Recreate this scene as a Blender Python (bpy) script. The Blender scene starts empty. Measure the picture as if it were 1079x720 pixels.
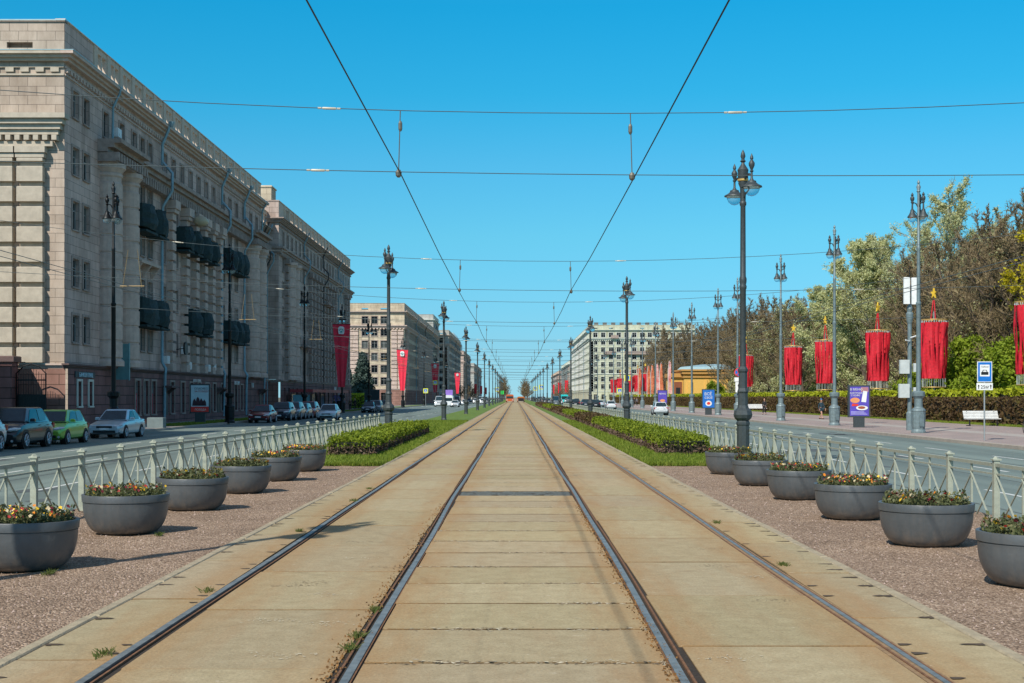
import bpy, math, random
import numpy as np
from mathutils import Vector, Matrix
PI = math.pi; R = math.radians
random.seed(7); rng = np.random.default_rng(7)
sc = bpy.context.scene; COL = sc.collection
H = 1.74; F = 1450.0; VX = 543.0; HY = 418.5
ORD = ['first','second','third','fourth','fifth','sixth','seventh','eighth','ninth','tenth','eleventh','twelfth','thirteenth','fourteenth','fifteenth','sixteenth','seventeenth','eighteenth','nineteenth','twentieth']
def dep(x, X): return F*X/(x-VX)            # depth of a thing at side distance X seen in direction x

# ------------------------------------------------------------------ mesh builder
class MB:
    def __init__(s): s.v = []; s.f = []; s.M = None
    def pts(s, P):
        i = len(s.v)
        if s.M is not None: P = [tuple(s.M @ Vector(p)) for p in P]
        s.v.extend([tuple(p) for p in P]); return i
    def poly(s, P):
        i = s.pts(P); s.f.append(tuple(range(i, i+len(P))))
    def box(s, x0, x1, y0, y1, z0, z1):
        i = s.pts([(x0,y0,z0),(x1,y0,z0),(x1,y1,z0),(x0,y1,z0),(x0,y0,z1),(x1,y0,z1),(x1,y1,z1),(x0,y1,z1)])
        for q in ((0,3,2,1),(4,5,6,7),(0,1,5,4),(1,2,6,5),(2,3,7,6),(3,0,4,7)): s.f.append(tuple(i+k for k in q))
    def cbox(s, x0, x1, y0, y1, z0, z1, c=.02):
        # box with chamfered top edges
        i = s.pts([(x0,y0,z0),(x1,y0,z0),(x1,y1,z0),(x0,y1,z0),(x0,y0,z1-c),(x1,y0,z1-c),(x1,y1,z1-c),(x0,y1,z1-c),
                   (x0+c,y0+c,z1),(x1-c,y0+c,z1),(x1-c,y1-c,z1),(x0+c,y1-c,z1)])
        for q in ((0,3,2,1),(0,1,5,4),(1,2,6,5),(2,3,7,6),(3,0,4,7),(4,5,9,8),(5,6,10,9),(6,7,11,10),(7,4,8,11),(8,9,10,11)): s.f.append(tuple(i+k for k in q))
    def tube(s, path, r, n=8, cap=True):
        P = [Vector(p) for p in path]; rr = r if isinstance(r, (list, tuple)) else [r]*len(P)
        rings = []
        up0 = None
        for k, p in enumerate(P):
            t = (P[min(k+1, len(P)-1)]-P[max(k-1, 0)]).normalized()
            a = Vector((0,0,1)) if abs(t.z) < .9 else Vector((1,0,0))
            if up0 is not None:
                a = up0
            u = t.cross(a)
            if u.length < 1e-4: u = t.cross(Vector((0,1,0)))
            u.normalize(); w = u.cross(t).normalized(); up0 = w
            rings.append(s.pts([p+(u*math.cos(2*PI*j/n)+w*math.sin(2*PI*j/n))*rr[k] for j in range(n)]))
        for a, b in zip(rings, rings[1:]):
            for j in range(n): s.f.append((a+j, a+(j+1)%n, b+(j+1)%n, b+j))
        if cap:
            s.f.append(tuple(rings[0]+j for j in range(n))[::-1]); s.f.append(tuple(rings[-1]+j for j in range(n)))
    def lathe(s, prof, n=16, c=(0,0), flute=0):
        rings = []
        for r, z in prof:
            rings.append(s.pts([(c[0]+r*math.cos(2*PI*j/n)*(1-(flute if j%2 else 0)), c[1]+r*math.sin(2*PI*j/n)*(1-(flute if j%2 else 0)), z) for j in range(n)]))
        for a, b in zip(rings, rings[1:]):
            for j in range(n): s.f.append((a+j, a+(j+1)%n, b+(j+1)%n, b+j))
        s.f.append(tuple(rings[0]+j for j in range(n))[::-1]); s.f.append(tuple(rings[-1]+j for j in range(n)))
    def prism(s, pts, axis, a, b):
        # polygon pts (2-D) extruded along an axis ('x','y','z') from a to b
        def m(p, t): return {'x':(t,p[0],p[1]), 'y':(p[0],t,p[1]), 'z':(p[0],p[1],t)}[axis]
        n = len(pts); i = s.pts([m(p,a) for p in pts]+[m(p,b) for p in pts])
        s.f.append(tuple(range(i, i+n))[::-1]); s.f.append(tuple(range(i+n, i+2*n)))
        for j in range(n): s.f.append((i+j, i+(j+1)%n, i+n+(j+1)%n, i+n+j))
    def ball(s, c, r, n=10, sz=1.0):
        prof = [(max(.001, r*math.sin(PI*k/8)), c[2]-r*sz*math.cos(PI*k/8)) for k in range(9)]
        s.lathe(prof, n, (c[0], c[1]))
    def quads(s, A):
        A = np.asarray(A).reshape(-1, 3); i = len(s.v); s.v.extend(map(tuple, A.tolist()))
        s.f.extend([(i+k, i+k+1, i+k+2, i+k+3) for k in range(0, len(A), 4)])
    def mesh(s, name, smooth=False):
        me = bpy.data.meshes.new(name); me.from_pydata(s.v, [], s.f); me.update()
        if smooth: me.shade_smooth(); me.set_sharp_from_angle(angle=R(36))
        return me

def leafq(C, size, jit=.5, elong=1.6, nrm=None):
    # one small quad per centre, random orientation -> (N,4,3)
    C = np.asarray(C); n = len(C)
    a = rng.normal(size=(n,3))
    if nrm is not None: a = a*jit+np.asarray(nrm)
    a /= np.linalg.norm(a, axis=1, keepdims=True)+1e-9
    b = rng.normal(size=(n,3)); u = np.cross(a, b); u /= np.linalg.norm(u, axis=1, keepdims=True)+1e-9
    w = np.cross(a, u); sz = (size*(.6+.8*rng.random((n,1))))
    u = u*sz*elong/2; w = w*sz/2
    return np.stack([C-u, C-w*.9+u*.1, C+u, C+w*.9-u*.1], axis=1)

# ------------------------------------------------------------------ objects
def link(name, me, m=None, parent=None, loc=None, rz=None):
    o = bpy.data.objects.new(name, me); COL.objects.link(o)
    if m is not None and me is not None and len(me.materials) == 0: me.materials.append(m)
    if parent: o.parent = parent
    if loc: o.location = loc
    if rz is not None: o.rotation_euler = (0,0,rz)
    return o
def part(name, mb, m, parent, smooth=False, loc=None, rz=None, label=None):
    o = link(name, mb.mesh(name, smooth), m, parent, loc, rz)
    if label: o['label'] = label
    return o
def tag(o, label, cat, group=None):
    o['label'] = label; o['category'] = cat
    if group: o['group'] = group
    return o
def thing(name, label, cat, loc=(0,0,0), rz=0, group=None):
    o = link(name, None, None, None, loc, rz); return tag(o, label, cat, group)
def struct(name, mb, m, smooth=False):
    o = link(name, mb.mesh(name, smooth), m); o['kind'] = 'structure'; return o
def dup(root, label=None, loc=None, rz=None, group=None):
    def cp(o, par):
        c = o.copy(); COL.objects.link(c); c.parent = par
        for ch in [x for x in KIDS.get(o.name, [])]: cp(ch, c)
        return c
    r = cp(root, None)
    if label: r['label'] = label
    if loc: r.location = loc
    if rz is not None: r.rotation_euler = (0,0,rz)
    if group: r['group'] = group
    return r
KIDS = {}
def reg(root):
    for ch in root.children: 
        KIDS.setdefault(root.name, []).append(ch); reg(ch)

# ------------------------------------------------------------------ materials
MATS = {}
def M(name, col, rough=.7, metal=0, var=.12, scale=3, bump=0, bscale=40, col2=None, spec=.5, detail=6, hi=None, rnd=0):
    if name in MATS: return MATS[name]
    m = bpy.data.materials.new(name); m.use_nodes = True; nt = m.node_tree; N = nt.nodes; L = nt.links
    b = N['Principled BSDF']; b.inputs['Roughness'].default_value = rough; b.inputs['Metallic'].default_value = metal
    b.inputs['Specular IOR Level'].default_value = spec
    tc = N.new('ShaderNodeTexCoord'); nz = N.new('ShaderNodeTexNoise'); nz.inputs['Scale'].default_value = scale; nz.inputs['Detail'].default_value = detail
    nz.inputs['Roughness'].default_value = .65
    L.new(tc.outputs['Object'], nz.inputs['Vector'])
    rp = N.new('ShaderNodeValToRGB'); rp.color_ramp.elements[0].position = .32; rp.color_ramp.elements[1].position = .68
    c1 = tuple(max(0, c*(1-var)) for c in col); c2 = col2 or tuple(min(1, c*(1+var)) for c in col)
    rp.color_ramp.elements[0].color = (*c1,1); rp.color_ramp.elements[1].color = (*c2,1)
    L.new(nz.outputs['Fac'], rp.inputs['Fac']); out = rp.outputs['Color']
    if rnd:
        oi = N.new('ShaderNodeObjectInfo'); hs = N.new('ShaderNodeHueSaturation'); mr = N.new('ShaderNodeMapRange')
        mr.inputs['To Min'].default_value = 1-rnd; mr.inputs['To Max'].default_value = 1+rnd
        L.new(oi.outputs['Random'], mr.inputs['Value']); L.new(mr.outputs['Result'], hs.inputs['Value']); L.new(out, hs.inputs['Color']); out = hs.outputs['Color']
    L.new(out, b.inputs['Base Color'])
    if bump:
        n2 = N.new('ShaderNodeTexNoise'); n2.inputs['Scale'].default_value = bscale; n2.inputs['Detail'].default_value = 4
        L.new(tc.outputs['Object'], n2.inputs['Vector'])
        bp = N.new('ShaderNodeBump'); bp.inputs['Strength'].default_value = min(1, bump); bp.inputs['Distance'].default_value = .02
        L.new(n2.outputs['Fac'], bp.inputs['Height']); L.new(bp.outputs['Normal'], b.inputs['Normal'])
    MATS[name] = m; return m

def leafmat(name, c1, c2, c3, scale=1.2, trans=.25):
    m = bpy.data.materials.new(name); m.use_nodes = True; nt = m.node_tree; N = nt.nodes; L = nt.links
    b = N['Principled BSDF']; b.inputs['Roughness'].default_value = .6; b.inputs['Specular IOR Level'].default_value = .25
    tc = N.new('ShaderNodeTexCoord'); nz = N.new('ShaderNodeTexNoise'); nz.inputs['Scale'].default_value = scale; nz.inputs['Detail'].default_value = 12; nz.inputs['Roughness'].default_value = .85
    L.new(tc.outputs['Object'], nz.inputs['Vector'])
    rp = N.new('ShaderNodeValToRGB'); e = rp.color_ramp.elements; e[0].position = .36; e[0].color = (*c1,1); e[1].position = .64; e[1].color = (*c3,1)
    k = e.new(.5); k.color = (*c2,1)
    L.new(nz.outputs['Fac'], rp.inputs['Fac']); L.new(rp.outputs['Color'], b.inputs['Base Color'])
    if trans:
        t = N.new('ShaderNodeBsdfTranslucent'); mx = N.new('ShaderNodeMixShader'); mx.inputs[0].default_value = trans
        L.new(rp.outputs['Color'], t.inputs['Color']); L.new(b.outputs[0], mx.inputs[1]); L.new(t.outputs[0], mx.inputs[2])
        L.new(mx.outputs[0], N['Material Output'].inputs['Surface'])
    MATS[name] = m; return m

def ashlar(name, col, mortar, bw=1.1, bh=.55, var=.1, ms=.012, bump=.5, rough=.85):
    m = bpy.data.materials.new(name); m.use_nodes = True; nt = m.node_tree; N = nt.nodes; L = nt.links
    b = N['Principled BSDF']; b.inputs['Roughness'].default_value = rough; b.inputs['Specular IOR Level'].default_value = .25
    tc = N.new('ShaderNodeTexCoord'); sp = N.new('ShaderNodeSeparateXYZ'); L.new(tc.outputs['Object'], sp.inputs[0])
    ad = N.new('ShaderNodeMath'); L.new(sp.outputs['X'], ad.inputs[0]); L.new(sp.outputs['Y'], ad.inputs[1])
    cb = N.new('ShaderNodeCombineXYZ'); L.new(ad.outputs[0], cb.inputs['X']); L.new(sp.outputs['Z'], cb.inputs['Y'])
    br = N.new('ShaderNodeTexBrick'); br.inputs['Scale'].default_value = 1; br.inputs['Brick Width'].default_value = bw; br.inputs['Row Height'].default_value = bh
    br.inputs['Mortar Size'].default_value = ms; br.inputs['Mortar Smooth'].default_value = .3; br.inputs['Bias'].default_value = 0
    br.inputs['Color1'].default_value = (*[c*(1-var) for c in col],1); br.inputs['Color2'].default_value = (*[c*(1+var) for c in col],1); br.inputs['Mortar'].default_value = (*mortar,1)
    L.new(cb.outputs[0], br.inputs['Vector'])
    nz = N.new('ShaderNodeTexNoise'); nz.inputs['Scale'].default_value = .5; nz.inputs['Detail'].default_value = 8; nz.inputs['Roughness'].default_value = .7
    mp = N.new('ShaderNodeMapping'); mp.inputs['Scale'].default_value = (1,1,.35); L.new(tc.outputs['Object'], mp.inputs[0]); L.new(mp.outputs[0], nz.inputs['Vector'])
    rp = N.new('ShaderNodeValToRGB'); rp.color_ramp.elements[0].color = (.55,.52,.49,1); rp.color_ramp.elements[0].position = .3; rp.color_ramp.elements[1].color = (1.0,1,1,1); rp.color_ramp.elements[1].position = .62
    L.new(nz.outputs['Fac'], rp.inputs['Fac'])
    mx = N.new('ShaderNodeMix'); mx.data_type = 'RGBA'; mx.blend_type = 'MULTIPLY'; mx.inputs[0].default_value = 1
    L.new(br.outputs['Color'], mx.inputs[6]); L.new(rp.outputs['Color'], mx.inputs[7]); L.new(mx.outputs[2], b.inputs['Base Color'])
    bp = N.new('ShaderNodeBump'); bp.inputs['Strength'].default_value = bump; bp.inputs['Distance'].default_value = .03; bp.invert = True
    L.new(br.outputs['Fac'], bp.inputs['Height']); L.new(bp.outputs['Normal'], b.inputs['Normal'])
    MATS[name] = m; return m

stone = ashlar('grey pink ashlar', (.54,.44,.355), (.17,.135,.115))
stoneS = ashlar('shade-lifted pink ashlar', (.66,.49,.42), (.2,.15,.13))  # street-side copy of stone, lighter and pinker to make up for the shade there
stone2 = ashlar('grey ashlar', (.56,.44,.38), (.15,.13,.11), 1.3, .6)
stone3 = ashlar('cream ashlar', (.62,.52,.38), (.25,.2,.15), 1.5, .6)
stoneG = ashlar('pale green render', (.60,.61,.46), (.36,.38,.29), 2.2, 1.1, .04)
stoneW = ashlar('pale render', (.5,.5,.46), (.3,.3,.28), 2.2, 1.1, .04)
trimP = M('parapet stone', (.62,.49,.38), .85, var=.1)
trimW = M('pale green trim', (.6,.63,.55), .8)
granite = ashlar('red granite', (.25,.12,.11), (.045,.025,.022), 1.6, .62, .14, .025, .9, .7)
graniteL = ashlar('pink granite', (.36,.2,.16), (.14,.08,.06), 1.6, .62, .12, .025)
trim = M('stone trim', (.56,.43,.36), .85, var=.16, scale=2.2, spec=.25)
trimE = M('sunlit end trim', (.47,.41,.325), .85, var=.14, scale=2.2, spec=.25)  # copy of the stone trim, less pink to offset the sun on the end face
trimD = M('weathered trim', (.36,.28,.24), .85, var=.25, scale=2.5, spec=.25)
trimR = M('granite trim', (.13,.08,.072), .75, var=.15)
trimY = M('parapet panel stone', (.95,.72,.58), .85, var=.1)
tin = M('pale blue tin', (.36,.52,.55), .45, .3, var=.1)
roofm = M('roof tin', (.16,.2,.2), .5, .3)
pipe = M('downpipe tin', (.24,.36,.41), .5, .35, var=.15)
pipeD = M('dark downpipe', (.05,.045,.045), .5, .2)
net = M('dark green netting', (.012,.035,.038), .85, var=.35, scale=5, bump=.6, bscale=8)
ironB = M('black iron', (.012,.014,.015), .45, .5, var=.2, spec=.5)
ironG = M('lamp dark grey paint', (.055,.068,.072), .5, .25, var=.2, scale=9, bump=.2, bscale=60)
ironS = M('lamp grey green paint', (.17,.225,.235), .5, .2, var=.2, scale=6, bump=.15, bscale=40)
fencem = M('fence grey beige paint', (.36,.38,.30), .5, .1, var=.15, scale=12, bump=.15, bscale=50)
gold = M('brass ring', (.65,.42,.13), .4, .4)
goldp = M('golden paint', (.85,.55,.05), .45, .1)
red = M('red banner cloth', (.58,.010,.025), .7, var=.3, scale=5)
redp = M('crimson pennant cloth', (.75,.025,.06), .7, var=.15)
white = M('white paint', (.78,.79,.77), .5)
offw = M('insulator ceramic', (.5,.46,.36), .4)
cable = M('cable', (.03,.04,.045), .6, .3)
cableL = M('pale cable', (.10,.13,.135), .6, .3)
black = M('black plastic', (.01,.01,.012), .5)
tyre = M('tyre rubber', (.014,.014,.015), .85, var=.2)
rimm = M('alloy rim', (.45,.46,.48), .35, .7)
carglass = M('car glass', (.02,.038,.045), .07, 0, var=.3, scale=2, spec=.6)
headl = M('headlamp glass', (.6,.63,.66), .12, .2, spec=1)
taill = M('tail lamp', (.35,.01,.01), .25)
plate = M('number plate', (.75,.75,.75), .5)
concrete_edge = M('kerb concrete', (.33,.275,.19), .9, var=.22, scale=4, bump=.4, bscale=60)
skin = M('skin', (.5,.28,.2), .6)

def glassmat():
    m = bpy.data.materials.new('window glass'); m.use_nodes = True; N = m.node_tree.nodes; L = m.node_tree.links
    b = N['Principled BSDF']; b.inputs['Roughness'].default_value = .12; b.inputs['Specular IOR Level'].default_value = .08
    oi = N.new('ShaderNodeObjectInfo'); tc = N.new('ShaderNodeTexCoord'); nz = N.new('ShaderNodeTexNoise'); nz.inputs['Scale'].default_value = 1.4
    vm = N.new('ShaderNodeVectorMath'); vm.operation = 'ADD'; L.new(tc.outputs['Object'], vm.inputs[0]); L.new(oi.outputs['Random'], vm.inputs[1]); L.new(vm.outputs[0], nz.inputs['Vector'])
    rp = N.new('ShaderNodeValToRGB'); e = rp.color_ramp.elements; e[0].position = 0; e[0].color = (.004,.006,.008,1); e[1].position = 1; e[1].color = (.12,.13,.12,1)
    k = e.new(.62); k.color = (.008,.012,.015,1); k = e.new(.86); k.color = (.03,.04,.042,1)
    L.new(oi.outputs['Random'], rp.inputs['Fac']); L.new(rp.outputs['Color'], b.inputs['Base Color'])
    bp = N.new('ShaderNodeBump'); bp.inputs['Strength'].default_value = .25; bp.inputs['Distance'].default_value = .03; L.new(nz.outputs['Fac'], bp.inputs['Height']); L.new(bp.outputs['Normal'], b.inputs['Normal'])
    return m
glass = glassmat()
def lampglass():
    m = bpy.data.materials.new('lamp glass'); m.use_nodes = True; N = m.node_tree.nodes
    b = N['Principled BSDF']; b.inputs['Base Color'].default_value = (.75,.85,.85,1); b.inputs['Roughness'].default_value = .12; b.inputs['Transmission Weight'].default_value = .85; b.inputs['IOR'].default_value = 1.05
    return m
lglass = lampglass()

# ------------------------------------------------------------------ world, sun, camera
EL = 43.0; az = math.atan2(-.48, -.88)
w = bpy.data.worlds.new('World'); sc.world = w; w.use_nodes = True
N = w.node_tree.nodes; L = w.node_tree.links; bg = N['Background']
sky = N.new('ShaderNodeTexSky'); sky.sky_type = 'NISHITA'; sky.sun_disc = False; sky.sun_elevation = R(EL); sky.sun_rotation = az % (2*PI)
sky.air_density = 1.0; sky.dust_density = 0; sky.ozone_density = 1.5; sky.altitude = 0
tcw = N.new('ShaderNodeTexCoord'); sx_ = N.new('ShaderNodeSeparateXYZ'); L.new(tcw.outputs['Generated'], sx_.inputs[0])
rw = N.new('ShaderNodeValToRGB'); e = rw.color_ramp.elements
e[0].position = 0; e[0].color = (.162,.362,.662,1); e[1].position = 1; e[1].color = (1,.88,.76,1)
for p_, c_ in ((.0355,(.162,.356,.562)),(.1155,(.165,.487,.586)),(.166,(.137,.522,.636)),(.214,(.067,.556,.678)),(.276,(.032,.591,.738)),(.36,(.35,.7,.8)),(.48,(1,.85,.72))):
    k = e.new(p_); k.color = (*c_,1)
mw = N.new('ShaderNodeMix'); mw.data_type = 'RGBA'; mw.blend_type = 'MULTIPLY'; mw.inputs[0].default_value = 1
L.new(sx_.outputs['Z'], rw.inputs['Fac']); L.new(sky.outputs[0], mw.inputs[6]); L.new(rw.outputs['Color'], mw.inputs[7]); L.new(mw.outputs[2], bg.inputs['Color']); bg.inputs['Strength'].default_value = .186
sun = bpy.data.lights.new('Sun', 'SUN'); sun.energy = 4.8; sun.angle = R(.53); sun.color = (1,.94,.84)
so = bpy.data.objects.new('sun', sun); COL.objects.link(so)
to = Vector((-.48*math.cos(R(EL)), -.88*math.cos(R(EL)), math.sin(R(EL)))); so.rotation_euler = to.to_track_quat('Z','Y').to_euler(); so.location = (-50,-50,100)
cd = bpy.data.cameras.new('Camera'); cam = bpy.data.objects.new('camera', cd); COL.objects.link(cam); sc.camera = cam
cam.location = (0,0,H); cam.rotation_euler = (PI/2,0,0); cd.sensor_width = 36; cd.lens = F/1079*36
cd.shift_x = -(VX-539.5)/1079; cd.shift_y = (HY-360)/1079; cd.clip_end = 9000; cd.clip_start = .1
sc.view_settings.view_transform = 'Standard'; sc.view_settings.look = 'None'; sc.view_settings.exposure = 0
sc.cycles.max_bounces = 6; sc.cycles.transparent_max_bounces = 8; sc.render.resolution_x = 1024; sc.render.resolution_y = 683

# ------------------------------------------------------------------ ground surfaces
RZ = -.35; SZ = -.20     # road and pavement levels below the track deck
def sheet(x0, x1, y0, y1, z, n=1):
    mb = MB()
    for k in range(n):
        a = y0+(y1-y0)*k/n; b = y0+(y1-y0)*(k+1)/n; mb.poly([(x0,a,z),(x1,a,z),(x1,b,z),(x0,b,z)])
    return mb
gm = M('earth', (.12,.11,.075), .95, scale=.05, var=.25)
struct('ground', sheet(-3000,3000,-200,6000,-.62), gm)
def asphalt():
    m = bpy.data.materials.new('asphalt'); m.use_nodes = True; N = m.node_tree.nodes; L = m.node_tree.links
    b = N['Principled BSDF']; b.inputs['Roughness'].default_value = .8; b.inputs['Specular IOR Level'].default_value = .35
    tc = N.new('ShaderNodeTexCoord'); mp = N.new('ShaderNodeMapping'); mp.inputs['Scale'].default_value = (1,.06,1); L.new(tc.outputs['Object'], mp.inputs[0])
    n1 = N.new('ShaderNodeTexNoise'); n1.inputs['Scale'].default_value = .9; n1.inputs['Detail'].default_value = 7; L.new(mp.outputs[0], n1.inputs['Vector'])
    n2 = N.new('ShaderNodeTexNoise'); n2.inputs['Scale'].default_value = 60; n2.inputs['Detail'].default_value = 3; L.new(tc.outputs['Object'], n2.inputs['Vector'])
    r1 = N.new('ShaderNodeValToRGB'); r1.color_ramp.elements[0].position = .35; r1.color_ramp.elements[0].color = (.130,.165,.150,1); r1.color_ramp.elements[1].position = .68; r1.color_ramp.elements[1].color = (.195,.245,.218,1)
    L.new(n1.outputs['Fac'], r1.inputs['Fac'])
    mx = N.new('ShaderNodeMix'); mx.data_type = 'RGBA'; mx.blend_type = 'OVERLAY'; mx.inputs[0].default_value = .45
    L.new(r1.outputs['Color'], mx.inputs[6]); L.new(n2.outputs['Fac'], mx.inputs[7]); L.new(mx.outputs[2], b.inputs['Base Color'])
    bp = N.new('ShaderNodeBump'); bp.inputs['Strength'].default_value = .4; bp.inputs['Distance'].default_value = .01; L.new(n2.outputs['Fac'], bp.inputs['Height']); L.new(bp.outputs['Normal'], b.inputs['Normal'])
    return m
asp = asphalt()
struct('road', sheet(-22,-7.05,-20,3000,RZ,20), asp).name = 'left_road'
struct('road', sheet(7.25,20,-20,3000,RZ,20), asp).name = 'right_road'
pav = ashlar('pavement slabs', (.30,.235,.205), (.17,.14,.12), .6, .6)
def pavemat(nm, c, c2):
    m = bpy.data.materials.new(nm); m.use_nodes = True; N = m.node_tree.nodes; L = m.node_tree.links
    b = N['Principled BSDF']; b.inputs['Roughness'].default_value = .85
    tc = N.new('ShaderNodeTexCoord'); br = N.new('ShaderNodeTexBrick'); br.inputs['Scale'].default_value = 1; br.inputs['Brick Width'].default_value = .6; br.inputs['Row Height'].default_value = .4
    br.inputs['Mortar Size'].default_value = .012; br.inputs['Color1'].default_value = (*c,1); br.inputs['Color2'].default_value = (*c2,1); br.inputs['Mortar'].default_value = (*[k*.55 for k in c],1)
    nz = N.new('ShaderNodeTexNoise'); nz.inputs['Scale'].default_value = .7; nz.inputs['Detail'].default_value = 8
    mx = N.new('ShaderNodeMix'); mx.data_type = 'RGBA'; mx.blend_type = 'OVERLAY'; mx.inputs[0].default_value = .4
    L.new(tc.outputs['Object'], br.inputs['Vector']); L.new(tc.outputs['Object'], nz.inputs['Vector']); L.new(br.outputs['Color'], mx.inputs[6]); L.new(nz.outputs['Fac'], mx.inputs[7]); L.new(mx.outputs[2], b.inputs['Base Color'])
    return m
pavR = pavemat('pinkish pavement', (.31,.25,.225), (.36,.28,.25)); pavL = pavemat('grey pavement', (.20,.19,.185), (.24,.22,.21))
o = struct('pavement', sheet(20.3,32.4,-20,3000,SZ,10), pavR); o.name = 'right_pavement'
o = struct('pavement', sheet(-27.2,-22.3,-20,1200,SZ,10), pavL); o.name = 'left_pavement'
# strip between pavement and park, slightly paler path
struct('path', sheet(24.6,26.2,-20,500,SZ+.004), M('pale path strip', (.38,.34,.30), .9))
mb = MB()
for k in range(160):
    y = -20+k*6.0
    mb.cbox(20.0,20.3,y,y+5.98,-.6,SZ+.01,.02); mb.cbox(-22.3,-22.0,y,y+5.98,-.6,SZ+.01,.02)
struct('kerb', mb, M('granite kerb', (.36,.31,.26), .85, var=.15, scale=2)).name = 'road_kerb'
# median kerbs toward the roads
mb = MB()
for k in range(200):
    y = -12+k*3.0
    mb.cbox(7.1,7.25,y,y+2.98,-.6,-.2+.02*random.random(),.02); mb.cbox(-7.05,-6.9,y,y+2.98,-.6,-.2+.02*random.random(),.02)
struct('kerb', mb, concrete_edge).name = 'median_kerb'
# lane markings
mb = MB()
for X in (10.6,13.75,16.9,-10.7,-14.0,-17.3):
    for k in range(90):
        y = 12+k*8.0+(X*1.7)%3
        mb.poly([(X-.06,y,RZ+.005),(X+.06,y,RZ+.005),(X+.06,y+3,RZ+.005),(X-.06,y+3,RZ+.005)])
for X in (7.7,-7.5):
    for k in range(30): mb.poly([(X-.06,k*20,RZ+.005),(X+.06,k*20,RZ+.005),(X+.06,k*20+20,RZ+.005),(X-.06,k*20+20,RZ+.005)])
for yy in (300,):
    for k in range(14):
        for s in (-1,1):
            x = s*(8+k*.95); mb.poly([(x-.2,yy,RZ+.006),(x+.2,yy,RZ+.006),(x+.2,yy+4,RZ+.006),(x-.2,yy+4,RZ+.006)])
struct('lane_markings', mb, M('road paint', (.62,.64,.6), .7, var=.3, scale=8))

mb = MB(); g_ = random.Random(3)
for X in (9.05,12.4,15.4,18.6,-8.9,-12.6,-15.7,-19.0):
    for k in range(60):
        if g_.random() < .8: y = 8+k*5; dx = g_.uniform(-.04,.04); mb.poly([(X+dx-.02,y,RZ+.0045),(X+dx+.02,y,RZ+.0045),(X+.02,y+5,RZ+.0045),(X-.02,y+5,RZ+.0045)])
for _ in range(60):
    X = g_.choice([-1,1])*g_.uniform(8.5,19); y = g_.uniform(15,160); r_ = g_.uniform(.2,.9)
    mb.poly([(X+r_*(.6+.5*g_.random())*math.cos(a*PI/5), y+r_*2.2*(.6+.5*g_.random())*math.sin(a*PI/5), RZ+.0042) for a in range(10)])
struct('road_seams', mb, M('bitumen seam', (.085,.10,.10), .85, var=.25, scale=4)).name = 'road_seams_and_patches'
# gravel beds
def gravelmat():
    m = bpy.data.materials.new('red gravel'); m.use_nodes = True; N = m.node_tree.nodes; L = m.node_tree.links
    b = N['Principled BSDF']; b.inputs['Roughness'].default_value = .95; b.inputs['Specular IOR Level'].default_value = .2
    tc = N.new('ShaderNodeTexCoord'); v = N.new('ShaderNodeTexVoronoi'); v.inputs['Scale'].default_value = 55; L.new(tc.outputs['Object'], v.inputs['Vector'])
    r = N.new('ShaderNodeValToRGB'); e = r.color_ramp.elements; e[0].position = .0; e[0].color = (.14,.095,.062,1); e[1].position = 1; e[1].color = (.62,.47,.35,1)
    k = e.new(.45); k.color = (.30,.205,.14,1); k = e.new(.8); k.color = (.40,.285,.20,1)
    s = N.new('ShaderNodeSeparateColor'); L.new(v.outputs['Color'], s.inputs[0]); L.new(s.outputs[0], r.inputs['Fac'])
    nz = N.new('ShaderNodeTexNoise'); nz.inputs['Scale'].default_value = .8; nz.inputs['Detail'].default_value = 9; nz.inputs['Roughness'].default_value = .7; L.new(tc.outputs['Object'], nz.inputs['Vector'])
    mx = N.new('ShaderNodeMix'); mx.data_type = 'RGBA'; mx.blend_type = 'OVERLAY'; mx.inputs[0].default_value = .55
    L.new(r.outputs['Color'], mx.inputs[6]); L.new(nz.outputs['Fac'], mx.inputs[7])
    L.new(mx.outputs[2], b.inputs['Base Color'])
    bp = N.new('ShaderNodeBump'); bp.inputs['Strength'].default_value = .9; bp.inputs['Distance'].default_value = .02; L.new(v.outputs['Distance'], bp.inputs['Height']); bp.invert = True; L.new(bp.outputs['Normal'], b.inputs['Normal'])
    return m
def groundgrid(x0, x1, y0, y1, z, nx, ny, amp):
    mb = MB(); i = 0
    for a in range(nx+1):
        for c in range(ny+1):
            e = 0 if a in (0,nx) else amp
            mb.v.append((x0+(x1-x0)*a/nx, y0+(y1-y0)*c/ny, z+random.uniform(-e, e)))
    for a in range(nx):
        for c in range(ny):
            p = a*(ny+1)+c; mb.f.append((p, p+ny+1, p+ny+2, p+1))
    return mb
gr = gravelmat()
for nm, x0, x1 in (('left_gravel_bed',-6.9,-3.42), ('right_gravel_bed',3.42,7.1)):
    mb = groundgrid(x0, x1, -10, 35, -.015, 12, 130, .012)
    o = struct('gravel', mb, gr, True); o.name = nm
# loose stones
n = 11000
X = np.where(rng.random(n) < .5, rng.uniform(3.45,6.9,n), -rng.uniform(3.5,6.8,n)); Y = 8+26*rng.random(n)**1.6
mb = MB(); s = .003+.011*rng.random(n)**5
for i in range(n):
    x, y, r = X[i], Y[i], s[i]; j = mb.pts([(x-r,y-r*.6,-.012),(x+r,y-r*.8,-.012),(x+r*.2,y+r,-.012),(x+r*.1,y,r*.55-.004)]); mb.f += [(j,j+1,j+3),(j+1,j+2,j+3),(j+2,j,j+3)]
o = link('loose_stones', mb.mesh('loose_stones'), M('stone chips', (.36,.27,.23), .9, var=.35, scale=30)); o['kind'] = 'stuff'; tag(o, 'small loose stone chips scattered over both red gravel beds', 'gravel')

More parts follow.
